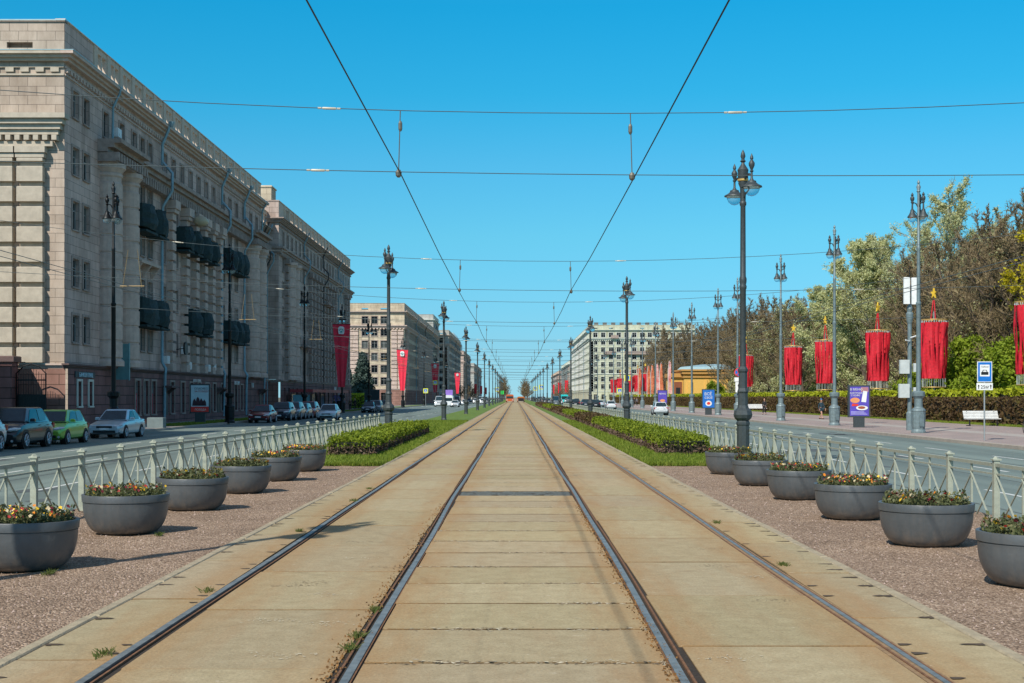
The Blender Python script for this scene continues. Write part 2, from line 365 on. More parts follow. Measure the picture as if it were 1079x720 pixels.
# lawns
grassm = leafmat('grass blades', (.09,.12,.015), (.17,.24,.025), (.33,.33,.07), 2.2, .3)
turf = M('turf', (.10,.175,.02), .9, var=.35, scale=2, bump=.8, bscale=30, col2=(.16,.25,.03))
for nm, x0, x1 in (('left_lawn',-6.9,-3.42), ('right_lawn',3.42,7.1)):
    o = struct('lawn', groundgrid(x0, x1, 35, 95, .01, 6, 60, .015), turf, True); o.name = nm
    o = struct('lawn', sheet(x0, x1, 95, 2000, .01, 10), turf); o.name = nm+'_far'
n = 70000
side = np.where(rng.random(n) < .5, -1, 1); X = side*(3.4+3.4*rng.random(n)**1.3); Y = 34.9+65*rng.random(n)**1.7
hgt = .05+.07*rng.random(n); wd = .012+.0003*(Y-34)
th = rng.random(n)*PI; dx = np.cos(th)*wd; dy = np.sin(th)*wd; lx = rng.normal(size=n)*.03; ly = rng.normal(size=n)*.03
z0 = np.full(n, -.005)
A = np.stack([np.stack([X-dx,Y-dy,z0],1), np.stack([X+dx,Y+dy,z0],1), np.stack([X+lx+dx*.3,Y+ly+dy*.3,hgt],1), np.stack([X+lx-dx*.3,Y+ly-dy*.3,hgt],1)], 1)
mb = MB(); mb.quads(A)
o = link('grass', mb.mesh('grass'), grassm); o['kind'] = 'stuff'; tag(o, 'short green grass growing on the strips beside the tram tracks', 'grass')
# left verge and right hedge-foot verge
o = struct('lawn', sheet(-24.4,-22.3,92,420,SZ+.006,10), turf); o.name = 'left_verge'
o = struct('lawn', sheet(32.4,200,-20,3000,SZ+.006,10), turf); o.name = 'park_lawn'
n = 24000; X = 32.2+.9*rng.random(n); Y = 62+240*rng.random(n)**1.5
X2 = -24.3+2.0*rng.random(n//2); Y2 = 92+120*rng.random(n//2)**1.3
X = np.r_[X,X2]; Y = np.r_[Y,Y2]; n = len(X)
hgt = SZ+.06+.1*rng.random(n); wd = .03; th = rng.random(n)*PI; dx = np.cos(th)*wd; dy = np.sin(th)*wd; z0 = np.full(n, SZ)
A = np.stack([np.stack([X-dx,Y-dy,z0],1), np.stack([X+dx,Y+dy,z0],1), np.stack([X+dx*.3,Y,hgt],1), np.stack([X-dx*.3,Y,hgt],1)], 1)
mb = MB(); mb.quads(A)
o = link('grass', mb.mesh('grass_verge'), grassm); o['kind'] = 'stuff'; tag(o, 'grass on the verges by the pavements and at the foot of the park hedge', 'grass')

# ------------------------------------------------------------------ tram track deck
RX = [-2.62,-1.055,1.055,2.62]
def deckmat():
    m = bpy.data.materials.new('track concrete'); m.use_nodes = True; N = m.node_tree.nodes; L = m.node_tree.links
    b = N['Principled BSDF']; b.inputs['Roughness'].default_value = .92; b.inputs['Specular IOR Level'].default_value = .2
    tc = N.new('ShaderNodeTexCoord'); sp = N.new('ShaderNodeSeparateXYZ'); L.new(tc.outputs['Object'], sp.inputs[0])
    at = N.new('ShaderNodeAttribute'); at.attribute_name = 'tone'
    def math_(op, a, c=None, v=None):
        n = N.new('ShaderNodeMath'); n.operation = op; n.use_clamp = False
        L.new(a, n.inputs[0])
        if c is not None: L.new(c, n.inputs[1])
        elif v is not None: n.inputs[1].default_value = v
        return n.outputs[0]
    ax = math_('ABSOLUTE', sp.outputs['X'])
    d1 = math_('ABSOLUTE', math_('SUBTRACT', ax, v=1.055)); d2 = math_('ABSOLUTE', math_('SUBTRACT', ax, v=2.62))
    d = math_('MINIMUM', d1, d2)
    mr = N.new('ShaderNodeMapRange'); mr.inputs['From Min'].default_value = .04; mr.inputs['From Max'].default_value = .75; mr.inputs['To Min'].default_value = 1; mr.inputs['To Max'].default_value = 0; L.new(d, mr.inputs['Value'])
    mp = N.new('ShaderNodeMapping'); mp.inputs['Scale'].default_value = (2.5,.35,1); L.new(tc.outputs['Object'], mp.inputs[0])
    nz = N.new('ShaderNodeTexNoise'); nz.inputs['Scale'].default_value = 1.6; nz.inputs['Detail'].default_value = 8; nz.inputs['Roughness'].default_value = .65; L.new(mp.outputs[0], nz.inputs['Vector'])
    nf = N.new('ShaderNodeTexNoise'); nf.inputs['Scale'].default_value = 45; nf.inputs['Detail'].default_value = 5; nf.inputs['Roughness'].default_value = .7; L.new(tc.outputs['Object'], nf.inputs['Vector'])
    nm_ = N.new('ShaderNodeTexNoise'); nm_.inputs['Scale'].default_value = 5; nm_.inputs['Detail'].default_value = 9; nm_.inputs['Roughness'].default_value = .75; L.new(tc.outputs['Object'], nm_.inputs['Vector'])
    base = N.new('ShaderNodeValToRGB'); e = base.color_ramp.elements; e[0].position = .25; e[0].color = (.315,.25,.15,1); e[1].position = .78; e[1].color = (.48,.40,.26,1)
    L.new(nm_.outputs['Fac'], base.inputs['Fac'])
    # per-slab tone
    tn = N.new('ShaderNodeMix'); tn.data_type = 'RGBA'; tn.blend_type = 'MULTIPLY'; tn.inputs[0].default_value = 1
    L.new(base.outputs['Color'], tn.inputs[6]); L.new(at.outputs['Color'], tn.inputs[7])
    # rust near the rails
    ru = math_('MULTIPLY', mr.outputs[0], nz.outputs['Fac']); ru2 = N.new('ShaderNodeMapRange'); ru2.inputs['From Min'].default_value = .12; ru2.inputs['From Max'].default_value = .62; ru2.inputs['To Max'].default_value = .8; L.new(ru, ru2.inputs['Value'])
    rm = N.new('ShaderNodeMix'); rm.data_type = 'RGBA'; L.new(ru2.outputs[0], rm.inputs[0]); L.new(tn.outputs[2], rm.inputs[6]); rm.inputs[7].default_value = (.35,.20,.08,1)
    st = N.new('ShaderNodeMapRange'); st.inputs['From Min'].default_value = .5; st.inputs['From Max'].default_value = .75; st.inputs['To Max'].default_value = .35; L.new(nz.outputs['Fac'], st.inputs['Value'])
    sm = N.new('ShaderNodeMix'); sm.data_type = 'RGBA'; L.new(st.outputs[0], sm.inputs[0]); L.new(rm.outputs[2], sm.inputs[6]); sm.inputs[7].default_value = (.34,.21,.11,1)
    ov = N.new('ShaderNodeMix'); ov.data_type = 'RGBA'; ov.blend_type = 'OVERLAY'; ov.inputs[0].default_value = .5
    L.new(sm.outputs[2], ov.inputs[6]); L.new(nf.outputs['Fac'], ov.inputs[7])
    sc1 = N.new('ShaderNodeTexNoise'); sc1.inputs['Scale'].default_value = 9; sc1.inputs['Detail'].default_value = 10; sc1.inputs['Roughness'].default_value = .8
    mp2 = N.new('ShaderNodeMapping'); mp2.inputs['Scale'].default_value = (.6,1.3,1); mp2.inputs['Location'].default_value = (7,3,1); L.new(tc.outputs['Object'], mp2.inputs[0]); L.new(mp2.outputs[0], sc1.inputs['Vector'])
    s1 = N.new('ShaderNodeMapRange'); s1.inputs['From Min'].default_value = .61; s1.inputs['From Max'].default_value = .64; s1.inputs['To Max'].default_value = .55; L.new(sc1.outputs['Fac'], s1.inputs['Value'])
    m1 = N.new('ShaderNodeMix'); m1.data_type = 'RGBA'; L.new(s1.outputs[0], m1.inputs[0]); L.new(ov.outputs[2], m1.inputs[6]); m1.inputs[7].default_value = (.62,.55,.42,1)
    s2 = N.new('ShaderNodeMapRange'); s2.inputs['From Min'].default_value = .385; s2.inputs['From Max'].default_value = .36; s2.inputs['To Max'].default_value = .5; L.new(sc1.outputs['Fac'], s2.inputs['Value'])
    m2 = N.new('ShaderNodeMix'); m2.data_type = 'RGBA'; L.new(s2.outputs[0], m2.inputs[0]); L.new(m1.outputs[2], m2.inputs[6]); m2.inputs[7].default_value = (.17,.125,.075,1)
    # long faint cracks
    vo = N.new('ShaderNodeTexVoronoi'); vo.feature = 'DISTANCE_TO_EDGE'; vo.inputs['Scale'].default_value = .3; wv = N.new('ShaderNodeMix'); wv.data_type = 'RGBA'; wv.inputs[0].default_value = .16
    L.new(tc.outputs['Object'], wv.inputs[6]); L.new(nm_.outputs['Color'], wv.inputs[7]); L.new(wv.outputs[2], vo.inputs['Vector'])
    ck = N.new('ShaderNodeMapRange'); ck.inputs['From Min'].default_value = .0; ck.inputs['From Max'].default_value = .007; ck.inputs['To Min'].default_value = .85; ck.inputs['To Max'].default_value = 1; L.new(vo.outputs['Distance'], ck.inputs['Value'])
    m3 = N.new('ShaderNodeMix'); m3.data_type = 'RGBA'; m3.blend_type = 'MULTIPLY'; m3.inputs[0].default_value = .7; L.new(m2.outputs[2], m3.inputs[6]); L.new(ck.outputs[0], m3.inputs[7]); ov = m3
    pk = N.new('ShaderNodeMapRange'); pk.inputs['From Min'].default_value = .30; pk.inputs['From Max'].default_value = .36; pk.inputs['To Min'].default_value = .5; pk.inputs['To Max'].default_value = 1; L.new(nf.outputs['Fac'], pk.inputs['Value'])
    pm = N.new('ShaderNodeMix'); pm.data_type = 'RGBA'; pm.blend_type = 'MULTIPLY'; pm.inputs[0].default_value = 1; L.new(ov.outputs[2], pm.inputs[6]); L.new(pk.outputs[0], pm.inputs[7])
    L.new(pm.outputs[2], b.inputs['Base Color'])
    ad = math_('ADD', nf.outputs['Fac'], nm_.outputs['Fac'])
    bp = N.new('ShaderNodeBump'); bp.inputs['Strength'].default_value = .5; bp.inputs['Distance'].default_value = .012; L.new(ad, bp.inputs['Height']); L.new(bp.outputs['Normal'], b.inputs['Normal'])
    return m
deck = deckmat()
struct('track_bed', sheet(-3.32,3.32,-10,2500,-.009,10), M('joint grit', (.035,.025,.016), .95, var=.4, scale=20, bump=.8, bscale=50)).name = 'track_bed'
mb = MB(); tones = []
def slab(x0, x1, y0, y1, soft=False):
    dz = random.uniform(-.001,.004); g = (.006+.012*random.random()) if soft else .020+.020*random.random()**2
    i0 = len(mb.v)
    # ragged edges: subdivide front/back edges
    nx = max(2, int((x1-x0)/.18)); c = .016
    def edge(y, s, z, amp): return [(x0+(x1-x0)*k/nx, y+s*abs(random.gauss(0,amp)), z) for k in range(nx+1)]
    zt = dz; P0 = edge(y0+g, 1, zt-.002, .008); P1 = [(a,b_+c,zt) for a,b_,_ in P0]
    P3 = edge(y1, -1, zt-.002, .008); P2 = [(a,b_-c,zt) for a,b_,_ in P3]
    rows = [[(a,b_,-.06) for a,b_,_ in P0], P0, P1, P2, P3, [(a,b_,-.06) for a,b_,_ in P3]]
    ids = [mb.pts(r) for r in rows]
    for a, b2 in zip(ids, ids[1:]):
        for k in range(nx): mb.f.append((a+k, a+k+1, b2+k+1, b2+k))
    for xe, k in ((x0,0),(x1,nx)): mb.f.append(tuple(i+k for i in (ids if k else ids[::-1])))
    t = random.uniform(.9,1.05); tt = (t, t*random.uniform(.975,1.01), t*random.uniform(.90,1.0)); dk = random.uniform(.5,.85) if soft else random.uniform(.15,.6); td = (dk,dk*.85,dk*.7)
    for r_ in range(6): tones.extend([tt if r_ in (2,3) else td]*(nx+1))
y = 4.0
ys = []
while y < 470:
    L_ = 1.27*(1+random.uniform(-.03,.03)) if y < 250 else 3.8
    if 24.0 < y < 25.1: y = 25.35; continue      # the gap filled with dark asphalt
    ys.append((y, y+L_)); y += L_
for a, b_ in ys: slab(-1.0+random.uniform(-.01,.012), 1.0+random.uniform(-.012,.01), a, b_)
for s in (-1,1):
    y = 4.3+s*.4
    while y < 470:
        L_ = 2.45 if y < 250 else 6
        xa, xb = (1.15+random.uniform(-.01,.02),2.525+random.uniform(-.02,.01)); xa, xb = (xa, xb) if s > 0 else (-xb, -xa)
        slab(xa, xb, y, y+L_, True); y += L_
    y = 3.1-s*.5
    while y < 470:
        L_ = 2.75 if y < 250 else 6
        xa, xb = (2.675+random.uniform(-.005,.012),3.30); xa, xb = (xa, xb) if s > 0 else (-xb, -xa)
        slab(xa, xb, y, y+L_, True); y += L_
o = struct('track_slabs', mb, deck); 
ca = o.data.color_attributes.new('tone','FLOAT_COLOR','POINT')
ca.data.foreach_set('color', np.array([(a,b_,c,1) for a,b_,c in tones], dtype=np.float32).ravel())
struct('track_slabs', sheet(-3.3,3.3,470,2500,0,4), M('far track concrete', (.36,.3,.2), .9)).name = 'far_track_slabs'
mb = groundgrid(-.98, .98, 24.3, 25.4, -.004, 24, 14, .012)
struct('asphalt_patch', mb, M('dark asphalt patch', (.10,.11,.10), .95, var=.4, scale=14, bump=1, bscale=30)).name = 'asphalt_patch'
# spalled chips along some joints
cl_ = {'pale':MB(), 'dark':MB()}
g_ = np.random.default_rng(77)
for a, b_ in ys:
    if a > 45: break
    for _ in range(g_.integers(1,4)):
        cx = g_.uniform(-.95,.95); wd_ = g_.uniform(.05,.4)*(1.6 if g_.random() < .2 else 1); n_ = int(25+160*wd_)
        xx = np.clip(cx+g_.normal(size=n_)*wd_, -.97, .97); yy = a+g_.normal(size=n_)*.035
        C_ = np.stack([xx,yy,np.full(n_,.0055)+g_.random(n_)*.001],1); sz_ = .006+.016*g_.random((n_,1))**2; th = g_.random((n_,1))*6.28
        u_ = np.c_[np.cos(th)*sz_*1.6, np.sin(th)*sz_, np.zeros(n_)]; v_ = np.c_[-np.sin(th)*sz_*.6, np.cos(th)*sz_*.6, np.zeros(n_)]
        Q_ = np.stack([C_-u_, C_-v_, C_+u_*.8, C_+v_],1); m_ = g_.random(n_) < .5
        cl_['pale'].quads(Q_[m_]); cl_['dark'].quads(Q_[~m_])
for s_ in (-1,1):
    for _ in range(26):
        cx = s_*g_.uniform(1.3,2.4); cy = g_.uniform(8.5,40); n_ = 45
        xx = np.clip(abs(cx)+g_.normal(size=n_)*.12, 1.18, 2.5)*s_; yy = cy+g_.normal(size=n_)*.06
        C_ = np.stack([xx,yy,np.full(n_,.0055)],1); sz_ = .005+.012*g_.random((n_,1))**2; th = g_.random((n_,1))*6.28
        u_ = np.c_[np.cos(th)*sz_*1.6, np.sin(th)*sz_, np.zeros(n_)]; v_ = np.c_[-np.sin(th)*sz_*.6, np.cos(th)*sz_*.6, np.zeros(n_)]
        cl_['dark' if g_.random() < .5 else 'pale'].quads(np.stack([C_-u_, C_-v_, C_+u_*.8, C_+v_],1))
struct('chips', cl_['pale'], M('pale spall', (.60,.53,.38), .9, var=.2, scale=30)).name = 'pale_concrete_chips'
struct('chips', cl_['dark'], M('dark spall', (.17,.12,.07), .9, var=.4, scale=30)).name = 'dark_concrete_chips'
# thin edge kerb of the deck
mb = MB(); y = 5
while y < 300:
    for s in (-1,1):
        dx = random.uniform(-.012,.012); x0, x1 = (3.32+dx,3.42+dx) if s > 0 else (-3.42+dx,-3.32+dx)
        mb.cbox(x0,x1,y,y+1.98,-.3,.003+random.uniform(-.004,.004),.012)
    y += 2.0
struct('kerb', mb, M('thin kerb concrete', (.36,.30,.20), .9, var=.25, scale=6, bump=.5, bscale=50)).name = 'track_edge_kerb'
# dark pads where the fixings sit in the outer slabs (patches of bitumen)
mb = MB(); y = 7.0
while y < 60:
    for s in (-1,1):
        for w_ in (.0,.42):
            yy = y+w_+random.uniform(-.09,.09)
            x0 = 3.12+random.uniform(-.03,.03); q_ = random.uniform(.5,1.2); P = [(s*(x0+.02),yy),(s*(x0+.07),yy-.03*q_),(s*(x0+.12),yy-.02),(s*3.24,yy-.06*q_),(s*3.29,yy-.04),(s*3.295,yy+.05*q_),(s*3.22,yy+.03),(s*(x0+.1),yy+.05*q_),(s*(x0+.05),yy+.02)]
            if random.random() < (.8 if s > 0 else .5): mb.poly([(a,b_,  .0055) for a,b_ in (P if s > 0 else P[::-1])])
            x0 = 2.72; q_ = random.uniform(.3,1); P = [(s*(x0-.03),yy-.05*q_),(s*(x0+.02),yy-.03),(s*(x0+.03+.06*q_),yy+.01),(s*(x0+.04),yy+.04*q_),(s*(x0-.03),yy+.05*q_)]
            if random.random() < .45: mb.poly([(a,b_,  .0055) for a,b_ in (P if s > 0 else P[::-1])])
    y += 1.15
struct('bitumen_patches', mb, M('bitumen', (.085,.058,.035), .9, var=.3, scale=20)).name = 'bitumen_patches'
# rails, each of them one thing
railm = M('worn rail steel', (.21,.225,.215), .5, .35, var=.35, scale=6); raild = M('rusty rail side', (.17,.08,.035), .9, var=.4, scale=15)
tanm = M('tan rust fill', (.27,.17,.085), .95, var=.3, scale=12)
RL = ['outer rail of the left track, nearest the left planters','inner rail of the left track, left of the middle slabs','inner rail of the right track, right of the middle slabs','outer rail of the right track, nearest the right planters']
for k, x in enumerate(RX):
    t = thing('tram_rail', 'worn steel '+RL[k], 'tram rail', (x,0,0), 0, 'rails of the two tram tracks')
    inn = 1 if k in (0,2) else -1     # groove side: towards the middle of its own track
    ys_ = [4+2.2*i for i in range(216)]+[2000]
    wob = [0.0]*len(ys_)
    ph = random.random()*6
    for i, yy in enumerate(ys_[:-1]): wob[i] = .014*math.sin(yy*.21+ph)+.010*math.sin(yy*.53+ph*2)
    def strip(x0, x1, z0, z1, nm, m):
        mb = MB(); r = []
        for i, yy in enumerate(ys_): r.append(mb.pts([(x0+wob[i],yy,z0),(x0+wob[i],yy,z1),(x1+wob[i],yy,z1),(x1+wob[i],yy,z0)]))
        for a, b_ in zip(r, r[1:]):
            for q in range(3): mb.f.append((a+q, b_+q, b_+q+1, a+q+1))
        mb.f.append((r[0],r[0]+1,r[0]+2,r[0]+3)[::-1])
        part(nm, mb, m, t)
    hw = .027 if k < 3 else .02; strip(-hw,hw,-.034,.010 if k < 3 else .005,'rail_head',railm); strip(-.040,-.0275,-.034,.002,'rail_web',raild) if inn > 0 else strip(.0275,.040,-.034,.002,'rail_web',raild)
    if inn > 0: strip(.058,.074,-.034,.006,'rail_lip',raild)
    else: strip(-.074,-.058,-.034,.006,'rail_lip',raild)
    strip(hw+.001,.056,-.03,-.004,'groove_fill',raild) if k == 3 and False else None
    if k == 3: strip(-.11,-.0755,-.03,.000,'groove_fill',tanm); strip(-.0575,-.0205,-.03,-.001,'groove_fill',tanm); strip(.041,.058,-.03,.0,'groove_fill',tanm)
# weeds in the rail joints
mb = MB(); C = []
for cx, cy, r_ in [(-2.75,12.3,.05),(-2.78,9.3,.05),(-2.7,23,.07),(-1.14,11.2,.03),(-1.14,10.0,.04),(-1.14,9.5,.04),(-2.8,17.8,.04),(-2.75,26,.05),(4.9,11.9,.08),(-4.6,13.6,.05),(-4.5,17.4,.04),(2.76,14.2,.05),(2.78,19,.05)]:
    nn = 70
    xx = cx+rng.normal(size=nn)*r_*.45; yy = cy+rng.normal(size=nn)*r_*1.3; hh = .008+.035*rng.random(nn); th = rng.random(nn)*PI
    dx = np.cos(th)*.006; dy = np.sin(th)*.006; z0 = np.zeros(nn)-.01; lx = rng.normal(size=nn)*.03
    mb.quads(np.stack([np.stack([xx-dx,yy-dy,z0],1), np.stack([xx+dx,yy+dy,z0],1), np.stack([xx+lx,yy,hh],1), np.stack([xx+lx-dx,yy-dy,hh],1)],1))
o = link('weeds', mb.mesh('weeds'), leafmat('weeds', (.05,.08,.015),(.10,.13,.03),(.2,.17,.06),6)); o['kind'] = 'stuff'; tag(o, 'sparse weeds growing in the joints beside the rails and planters', 'weeds')
# crumbs of rust-coloured grit by the inner right rail
n = 1600; X = np.where(rng.random(n)<.6, 1.0+rng.normal(size=n)*.03, -1.16+rng.normal(size=n)*.04); Y = 8.4+14*rng.random(n)**1.5
mb = MB(); mb.quads(leafq(np.stack([X,Y,np.full(n,.006)],1), .018, elong=1.1))
o = link('grit', mb.mesh('grit'), M('rusty grit', (.2,.1,.03), .9, var=.5, scale=30)); o['kind'] = 'stuff'; tag(o, 'rusty grit and crumbs lying along the inner rails', 'grit')

# ------------------------------------------------------------------ fences
def fence_parts():
    p = MB(); p.box(-.042,.042,-.042,.042,-.25,.89); p.cbox(-.06,.06,-.06,.06,.89,.915,.005); p.lathe([(.05,.915),(.02,.945),(.001,.95)],4)
    q = MB()      # one 2.11 m panel along +y from a post
    q.box(-.03,.03,.05,2.06,.80,.85); q.box(-.018,.018,.05,2.06,.68,.705)
    q.box(-.014,.014,1.04,1.07,-.2,.80); q.box(-.018,.018,.05,2.06,-.12,-.095)
    for a, b in ((.05,1.055),(1.055,2.06)):
        for y0, y1 in ((a,b),(b,a)):
            q.tube([(.012*(1 if y0<y1 else -1),y0,.68),(.012*(1 if y0<y1 else -1),y1,-.1)], .014, 5)
    return p.mesh('post'), q.mesh('panel')
pm, qm = fence_parts(); pm.materials.append(fencem); qm.materials.append(fencem)
def fence(x, y0, n, label):
    t = thing('metal_fence', label, 'fence', (x,y0,0), 0, 'low fences between tracks and roads')
    for k in range(n):
        link('post', pm, None, t, (0,2.11*k,0)); 
        if k < n-1: link('panel', qm, None, t, (0,2.11*k,0))
    return t
t = fence(6.9, dep(1049.6,6.9)-2.11*5, 90, 'grey low metal fence with crossed bars, right of the tracks beside the right road')
t.location.z = -.06
t = fence(-6.7, dep(35.9,-6.7)-2.11*5, 29, 'grey low metal fence with crossed bars, left of the tracks, ending at the lamp post')

# ------------------------------------------------------------------ planters
def bowlmat():
    m = M('planter grey plastic', (.078,.089,.096), .42, 0, var=.18, scale=2.5, bump=.15, bscale=20); nt = m.node_tree; N = nt.nodes; L = nt.links; b = N['Principled BSDF']
    old = b.inputs['Base Color'].links[0].from_socket
    tc = N.new('ShaderNodeTexCoord'); oi = N.new('ShaderNodeObjectInfo'); sp = N.new('ShaderNodeSeparateXYZ'); L.new(tc.outputs['Object'], sp.inputs[0])
    va = N.new('ShaderNodeVectorMath'); va.operation = 'ADD'; L.new(tc.outputs['Object'], va.inputs[0]); mu = N.new('ShaderNodeMath'); mu.operation = 'MULTIPLY'; mu.inputs[1].default_value = 30; L.new(oi.outputs['Random'], mu.inputs[0]); L.new(mu.outputs[0], va.inputs[1])
    mp = N.new('ShaderNodeMapping'); mp.inputs['Scale'].default_value = (9,9,1.2); L.new(va.outputs[0], mp.inputs[0]); nz = N.new('ShaderNodeTexNoise'); nz.inputs['Scale'].default_value = 1.3; nz.inputs['Detail'].default_value = 7; nz.inputs['Roughness'].default_value = .7; L.new(mp.outputs[0], nz.inputs['Vector'])
    hz = N.new('ShaderNodeMapRange'); hz.inputs['From Min'].default_value = .0; hz.inputs['From Max'].default_value = .22; hz.inputs['To Min'].default_value = .75; hz.inputs['To Max'].default_value = .12; L.new(sp.outputs['Z'], hz.inputs['Value'])
    ns = N.new('ShaderNodeMapRange'); ns.inputs['From Min'].default_value = .42; ns.inputs['From Max'].default_value = .7; L.new(nz.outputs['Fac'], ns.inputs['Value'])
    ad = N.new('ShaderNodeMath'); ad.operation = 'MULTIPLY'; ad.use_clamp = True; ad.inputs[1].default_value = 1.0
    ad2 = N.new('ShaderNodeMath'); ad2.operation = 'ADD'; ad2.inputs[1].default_value = .12; L.new(ns.outputs[0], ad2.inputs[0]); L.new(ad2.outputs[0], ad.inputs[0]); L.new(hz.outputs[0], ad.inputs[1])
    mx = N.new('ShaderNodeMix'); mx.data_type = 'RGBA'; L.new(ad.outputs[0], mx.inputs[0]); L.new(old, mx.inputs[6]); mx.inputs[7].default_value = (.24,.19,.15,1); L.new(mx.outputs[2], b.inputs['Base Color'])
    return m
bowlm = bowlmat() #'planter grey plastic', (.070,.082,.090), .42, 0, var=.14, scale=3, bump=.15, bscale=20)
soilm = M('soil', (.075,.05,.035), .95, var=.4, scale=20, bump=1, bscale=25)
plf = leafmat('pansy leaves', (.035,.045,.02), (.10,.12,.045), (.30,.27,.14), 14)
bcols = [M('yellow petals', (.80,.50,.02), .6), M('orange petals', (.75,.24,.01), .6), M('wine petals', (.16,.01,.02), .6), M('red petals', (.35,.02,.015), .6), M('cream petals', (.6,.5,.3), .6)]
def planter_proto(seed):
    global rng
    rng = np.random.default_rng(seed)
    t = thing('flower_planter', 'x', 'planter', (0,0,0))
    mb = MB(); prof = []
    for k in range(12):
        a = k/11*PI/2
        prof.append((.30+.235*math.sin(a)**.9, .0+.385*(1-math.cos(a))))
    prof = [(.24,0)]+prof+[(.537,.40),(.530,.404),(.530,.409),(.546,.412),(.552,.497),(.549,.502),(.515,.502),(.512,.497),(.50,.44)]
    mb.lathe(prof, 48); part('bowl', mb, bowlm, t, True)
    s = MB(); s.lathe([(.5,.40),(.5,.445),(.35,.47),(.01,.485)], 24); part('soil', s, soilm, t)
    n = 2300; r = .50*np.sqrt(rng.random(n)); a = rng.random(n)*2*PI
    cl = np.abs(np.sin(a*5+r*13))*np.abs(np.cos(a*3-r*9))
    z = .46+.16*rng.random(n)*(.25+cl)
    f = MB(); f.quads(leafq(np.stack([r*np.cos(a),r*np.sin(a),z],1),        .030, elong=1.8)); part('foliage', f, plf, t)
    for ci, (nb, bn) in enumerate(zip((18,14,20,15,10),('yellow_blossoms','orange_blossoms','wine_blossoms','red_blossoms','cream_blossoms'))):
        f = MB()
        for _ in range(nb):
            rr = .5*math.sqrt(rng.random()); aa = rng.random()*2*PI; c = Vector((rr*math.cos(aa), rr*math.sin(aa), .535+.09*rng.random()))
            nrm = Vector((rng.normal()*.5+math.cos(aa)*.3, -.75+rng.normal()*.4, .7)).normalized(); u = nrm.orthogonal().normalized(); v = nrm.cross(u); ph = rng.random()*6; sz = .015+.010*rng.random()
            for k in range(5):
                p = ph+k*2*PI/5; d = u*math.cos(p)+v*math.sin(p); e = u*math.cos(p+.62)+v*math.sin(p+.62); g = u*math.cos(p-.62)+v*math.sin(p-.62)
                f.poly([c, c+g*sz*.8, c+d*sz*1.15+nrm*.004, c+e*sz*.8])
        part(bn, f, bcols[ci], t)
    reg(t); return t
protos = [planter_proto(s) for s in (11,12,13)]
inv = [.0097,.01226,.0148,.0174,.01991,.0225]
k = 0
PX = [30,124,201,255,294,328]
for i in range(6):
    d = F*inv[i]; lab = 'grey pansy bowl, '+['nearest the camera on the left side, cut by the picture edge','second from the camera on the left gravel','third from the camera on the left gravel','fourth from the camera on the left gravel','fifth from the camera on the left gravel','farthest on the left gravel, beside the clipped hedge'][i]
    if k < 3: t = protos[k]; t['label'] = lab; t['group'] = 'grey flower bowls along the fences'; t.location = (-5.03, d, -.01)
    else: t = dup(protos[k%3], lab, (-5.03, d, -.01), k*1.1)
    t.location.z = -.01; t.rotation_euler = (random.uniform(-.015,.015), random.uniform(-.015,.015), k*1.3); k += 1
invr = [1/113.,.01125,.0137,.0163,.0189,.0216]
for i in range(6):
    d = F*invr[i]; lab = 'grey pansy bowl, '+['nearest the camera on the right side, cut by the picture edge','second from the camera on the right gravel','third from the camera on the right gravel','fourth from the camera on the right gravel','fifth from the camera on the right gravel','farthest on the right gravel, beside the lawn and hedge'][i]
    t = dup(protos[(i+1)%3], lab, (4.87, d, -.01), 2.2+i*1.7)

